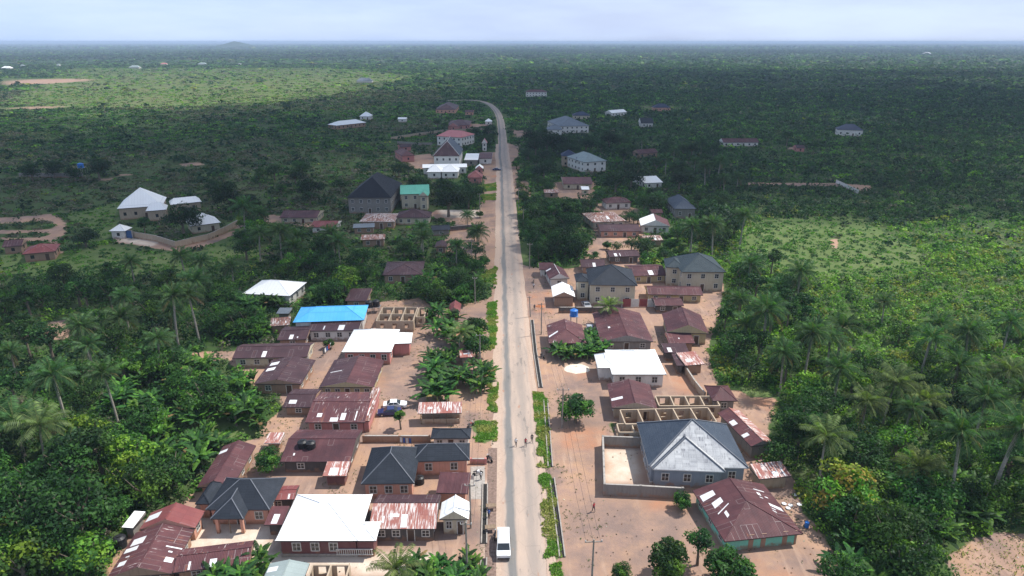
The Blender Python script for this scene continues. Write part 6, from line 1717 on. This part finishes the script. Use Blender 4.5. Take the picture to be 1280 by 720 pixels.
# people
def person(label, x, y, rz, shirt, trousers, stride=.25):
    X, Y = G(x, y)
    V = {'pel': (0, 0, .93, .13, .10), 'spi': (0, 0, 1.15, .13, .10), 'che': (0, 0, 1.33, .16, .11), 'nec': (0, 0, 1.47, .055, .055), 'hed': (.01, 0, 1.58, .085, .095), 'top': (.0, 0, 1.69, .06, .07)}
    E = [('pel', 'spi'), ('spi', 'che'), ('che', 'nec'), ('nec', 'hed'), ('hed', 'top')]
    for s, n in ((-1, 'l'), (1, 'r')):
        k = stride * s
        V['hip' + n] = (0, s * .09, .88, .095, .095); V['kne' + n] = (k * .55 + .03, s * .10, .49, .065, .065); V['ank' + n] = (k, s * .10, .09, .042, .042); V['toe' + n] = (k + .16, s * .11, .035, .035, .03)
        V['sho' + n] = (0, s * .19, 1.39, .06, .06); V['elb' + n] = (-k * .35, s * .25, 1.10, .045, .045); V['wri' + n] = (-k * .6 + .06, s * .25, .86, .032, .032); V['han' + n] = (-k * .65 + .09, s * .25, .77, .035, .02)
        E += [('pel', 'hip' + n), ('hip' + n, 'kne' + n), ('kne' + n, 'ank' + n), ('ank' + n, 'toe' + n), ('che', 'sho' + n), ('sho' + n, 'elb' + n), ('elb' + n, 'wri' + n), ('wri' + n, 'han' + n)]
    names = list(V); me = bpy.data.meshes.new('person'); me.from_pydata([V[k][:3] for k in names], [(names.index(a), names.index(b)) for a, b in E], [])
    tmp = bpy.data.objects.new('person', me); C.objects.link(tmp)
    sk = tmp.modifiers.new('s', 'SKIN'); me.skin_vertices
    if not me.skin_vertices: bpy.context.view_layer.update()
    lay = me.skin_vertices[0].data if me.skin_vertices else None
    if lay is None:
        import bmesh
        bm = bmesh.new(); bm.from_mesh(me); bm.verts.layers.skin.verify(); bm.to_mesh(me); bm.free(); lay = me.skin_vertices[0].data
    for i, k in enumerate(names): lay[i].radius = V[k][3:]; lay[i].use_root = (k == 'pel')
    ss = tmp.modifiers.new('u', 'SUBSURF'); ss.levels = 1; ss.render_levels = 1
    dg = bpy.context.evaluated_depsgraph_get(); ev = tmp.evaluated_get(dg); m2 = bpy.data.meshes.new_from_object(ev)
    bpy.data.objects.remove(tmp)
    m2.materials.clear()
    for m in ('skin', shirt, trousers, 'hair', 'tyre'): m2.materials.append(M[m])
    for p in m2.polygons:
        c = p.center; z = c.z
        if z > 1.61 or (z > 1.53 and c.x < -.02): i = 3
        elif z > 1.45: i = 0
        elif abs(c.y) > .21 and z < 1.2: i = 0
        elif z > .95: i = 1
        elif z > .12: i = 2
        else: i = 4
        p.material_index = i; p.use_smooth = True
    o = bpy.data.objects.new('person', m2); C.objects.link(o); o.location = (X, Y, .02); o.rotation_euler = (0, 0, rz)
    tag(o, label, 'person')
person('person in dark clothes walking on the right side of the road, nearer the grass strip', 665, 553, -1.5, 'cloth_dark', 'cloth_dark')
person('person in reddish top walking on the road left of the one in dark clothes', 657, 558, -1.6, 'cloth_red', 'cloth_dark', .2)
person('person in white shirt walking on the bare asphalt track', 645, 558, 1.5, 'cloth_white', 'cloth_dark', .28)
person('person in red standing at a doorway of the blue roofed row', 400, 425, -1.2, 'cloth_red', 'cloth_red', .06)
person('person in white top standing on the far right roadside', 667, 361, -1.6, 'cloth_white', 'cloth_dark', .1)
person('person in dark clothes at the sandy yard below the white roofed hall', 325, 697, .5, 'cloth_dark', 'cloth_blue', .15)
person('person in blue near the tables left of the road', 611, 648, 1.0, 'cloth_blue', 'cloth_dark', .05)

person('person in white shirt by the motorcycle on the concrete pad', 601, 600, 1.2, 'cloth_white', 'cloth_dark', .05)
person('person in dark clothes on the road shoulder beside the red soil mound', 668, 388, -1.4, 'cloth_dark', 'cloth_dark', .2)
person('person in blue crossing the bare yard right of the pink walled bungalow', 540, 452, 0.2, 'cloth_blue', 'cloth_dark', .25)
person('person in red top near the yard wall of the blue grey villa', 742, 640, 2.2, 'cloth_red', 'cloth_dark', .2)
# ---------------------------------------------------------------- sun, sky, clouds, haze, camera
SUN_EL, SUN_AZ = math.radians(57), math.radians(70)   # azimuth from +Y towards +X
sd = Vector((math.sin(SUN_AZ) * math.cos(SUN_EL), math.cos(SUN_AZ) * math.cos(SUN_EL), math.sin(SUN_EL)))
sl = bpy.data.lights.new('sun', 'SUN'); sl.energy = 4.6; sl.angle = math.radians(.53); sl.color = (1, .965, .90)
so = bpy.data.objects.new('sun', sl); C.objects.link(so); so.rotation_euler = sd.to_track_quat('Z', 'Y').to_euler()
w = bpy.data.worlds.new('World'); SC.world = w; w.use_nodes = True
t = NT('w', w.node_tree)
sky = t.n('ShaderNodeTexSky', sky_type='NISHITA'); sky.sun_disc = False; sky.sun_elevation = SUN_EL; sky.sun_rotation = SUN_AZ
sky.air_density = 1.0; sky.dust_density = 1.4; sky.ozone_density = 1.5; sky.altitude = 100
tc = t.n('ShaderNodeTexCoord').outputs['Generated']
sp = t.n('ShaderNodeSeparateXYZ', {0: tc})
mp = t.n('ShaderNodeMapping', {'Vector': tc, 'Scale': (1.6, 1.6, 9.0)}).outputs[0]
cl = t.noise(mp, 1.3, 6, .55)
# high pale overcast veil, brighter blue low on the left
veil = t.mr(cl, .40, .62, .86, .98)
vc = t.mix(t.mr(sp.outputs[0], -.55, .25), (4.7, 6.1, 8.9), (4.8, 5.7, 8.0))
vc = t.mix(t.mr(t.noise(mp, 2.1, 6), .42, .66, 0, .75), vc, (6.0, 7.2, 9.4))
gr = t.mr(sp.outputs[2], 0.0, .22, 1.08, .84)
vc = t.n('ShaderNodeVectorMath', {0: vc, 3: gr}, operation='SCALE').outputs[0]
col = t.mix(veil, sky.outputs[0], vc)
bg = t.n('ShaderNodeBackground', {'Color': col, 'Strength': .095})
ow = t.n('ShaderNodeOutputWorld'); t.t.links.new(bg.outputs[0], ow.inputs[0])
# clouds high above, out of the picture; they shade the plain
def cloud_mat():
    t = NT('cloud_body')
    pos = t.n('ShaderNodeNewGeometry').outputs['Position']
    d = t.n('ShaderNodeBsdfDiffuse', {'Color': (.9, .9, .92, 1)}).outputs[0]
    tr = t.n('ShaderNodeBsdfTransparent').outputs[0]
    f = t.mr(t.noise(pos, .006, 5, .55), .32, .62, .08, .39)
    return t.out(t.n('ShaderNodeMixShader', {0: f, 1: tr, 2: d}).outputs[0])
M['cloud'] = cloud_mat()
import bmesh
CZ = 1100.0
shift = Vector((sd.x, sd.y)) / sd.z * CZ
def cloud(label, shadows, seed):
    """lobes given as the ground ellipses they shade: x, y, rx, ry in metres"""
    bm = bmesh.new(); rs = random.Random(seed)
    cx = sum(s[0] for s in shadows) / len(shadows); cy = sum(s[1] for s in shadows) / len(shadows)
    for (x, y, a, b) in shadows:
        r = bmesh.ops.create_icosphere(bm, subdivisions=4, radius=1.0)
        hgt = min(a, b) * .22; ph = [rs.uniform(0, 6) for _ in range(6)]
        for v in r['verts']:
            p = v.co.copy()
            k = 1 + .10 * math.sin(p.x * 5 + ph[0]) * math.sin(p.y * 6 + ph[1]) + .06 * math.sin(p.x * 13 + ph[2]) * math.sin(p.y * 11 + ph[3])
            v.co = Vector((x - cx + p.x * a * k, y - cy + p.y * b * k, p.z * hgt * (1.0 if p.z > 0 else .45) * k))
    me = bpy.data.meshes.new('cloud'); bm.to_mesh(me); bm.free(); me.materials.append(M['cloud'])
    for p in me.polygons: p.use_smooth = True
    o = bpy.data.objects.new('cloud', me); C.objects.link(o); o.location = (cx + shift.x, cy + shift.y, CZ)
    tag(o, label, 'cloud', kind='structure')
CL = [(-95, 203, 115, 66), (-110, 330, 200, 170), (40, 420, 150, 130), (330, 500, 260, 150), (-60, 440, 330, 200), (120, 520, 430, 260), (-260, 430, 330, 220), (300, 640, 520, 330), (420, 900, 620, 380), (60, 700, 420, 190), (600, 1250, 700, 500), (900, 700, 600, 400), (240, 1050, 520, 420), (-650, 480, 400, 190)]
cloud('broad pale cloud high above the village', CL, 3)
cloud('long cloud bank high over the far plain', [(-1100, 3400, 1300, 600), (400, 1560, 500, 230), (1500, 1560, 900, 260), (1200, 5400, 2600, 700), (-2600, 2900, 1200, 420), (2800, 4300, 1500, 600), (-300, 4600, 2600, 450)], 4)
# haze: one closed box of even thin air
def haze(dens, top, x0, x1, y0, y1):
    mb = MB(); t = NT('haze_air')
    v = t.n('ShaderNodeVolumePrincipled', {'Color': (.60, .76, .98, 1), 'Density': dens, 'Anisotropy': .0})
    m = t.out(None, v.outputs[0])
    mb.box(((x0 + x1) / 2, (y0 + y1) / 2, (top - 1) / 2), (x1 - x0, y1 - y0, top + 1), m)
    o = mb.build('haze'); tag(o, 'pale haze hanging over the plain', 'haze', kind='stuff')
haze(HAZE_D, 72.0, -46500, 46500, -3300, 62500)
cd = bpy.data.cameras.new('camera'); cam = bpy.data.objects.new('camera', cd); C.objects.link(cam); SC.camera = cam
cd.sensor_width = 36; cd.lens = FOC / 1280 * 36; cd.clip_start = .5; cd.clip_end = 200000
cam.location = (0, 0, CAMH); cam.rotation_euler = (PI / 2 - PITCH, 0, 0)
SC.view_settings.view_transform = 'Standard'; SC.view_settings.look = 'None'; SC.view_settings.gamma = 1
SC.view_settings.use_curve_mapping = False; SC.view_settings.exposure = EXPO
SC.cycles.transparent_max_bounces = 32; SC.cycles.max_bounces = 6; SC.cycles.diffuse_bounces = 3; SC.cycles.volume_bounces = 0
SC.cycles.use_denoising = True
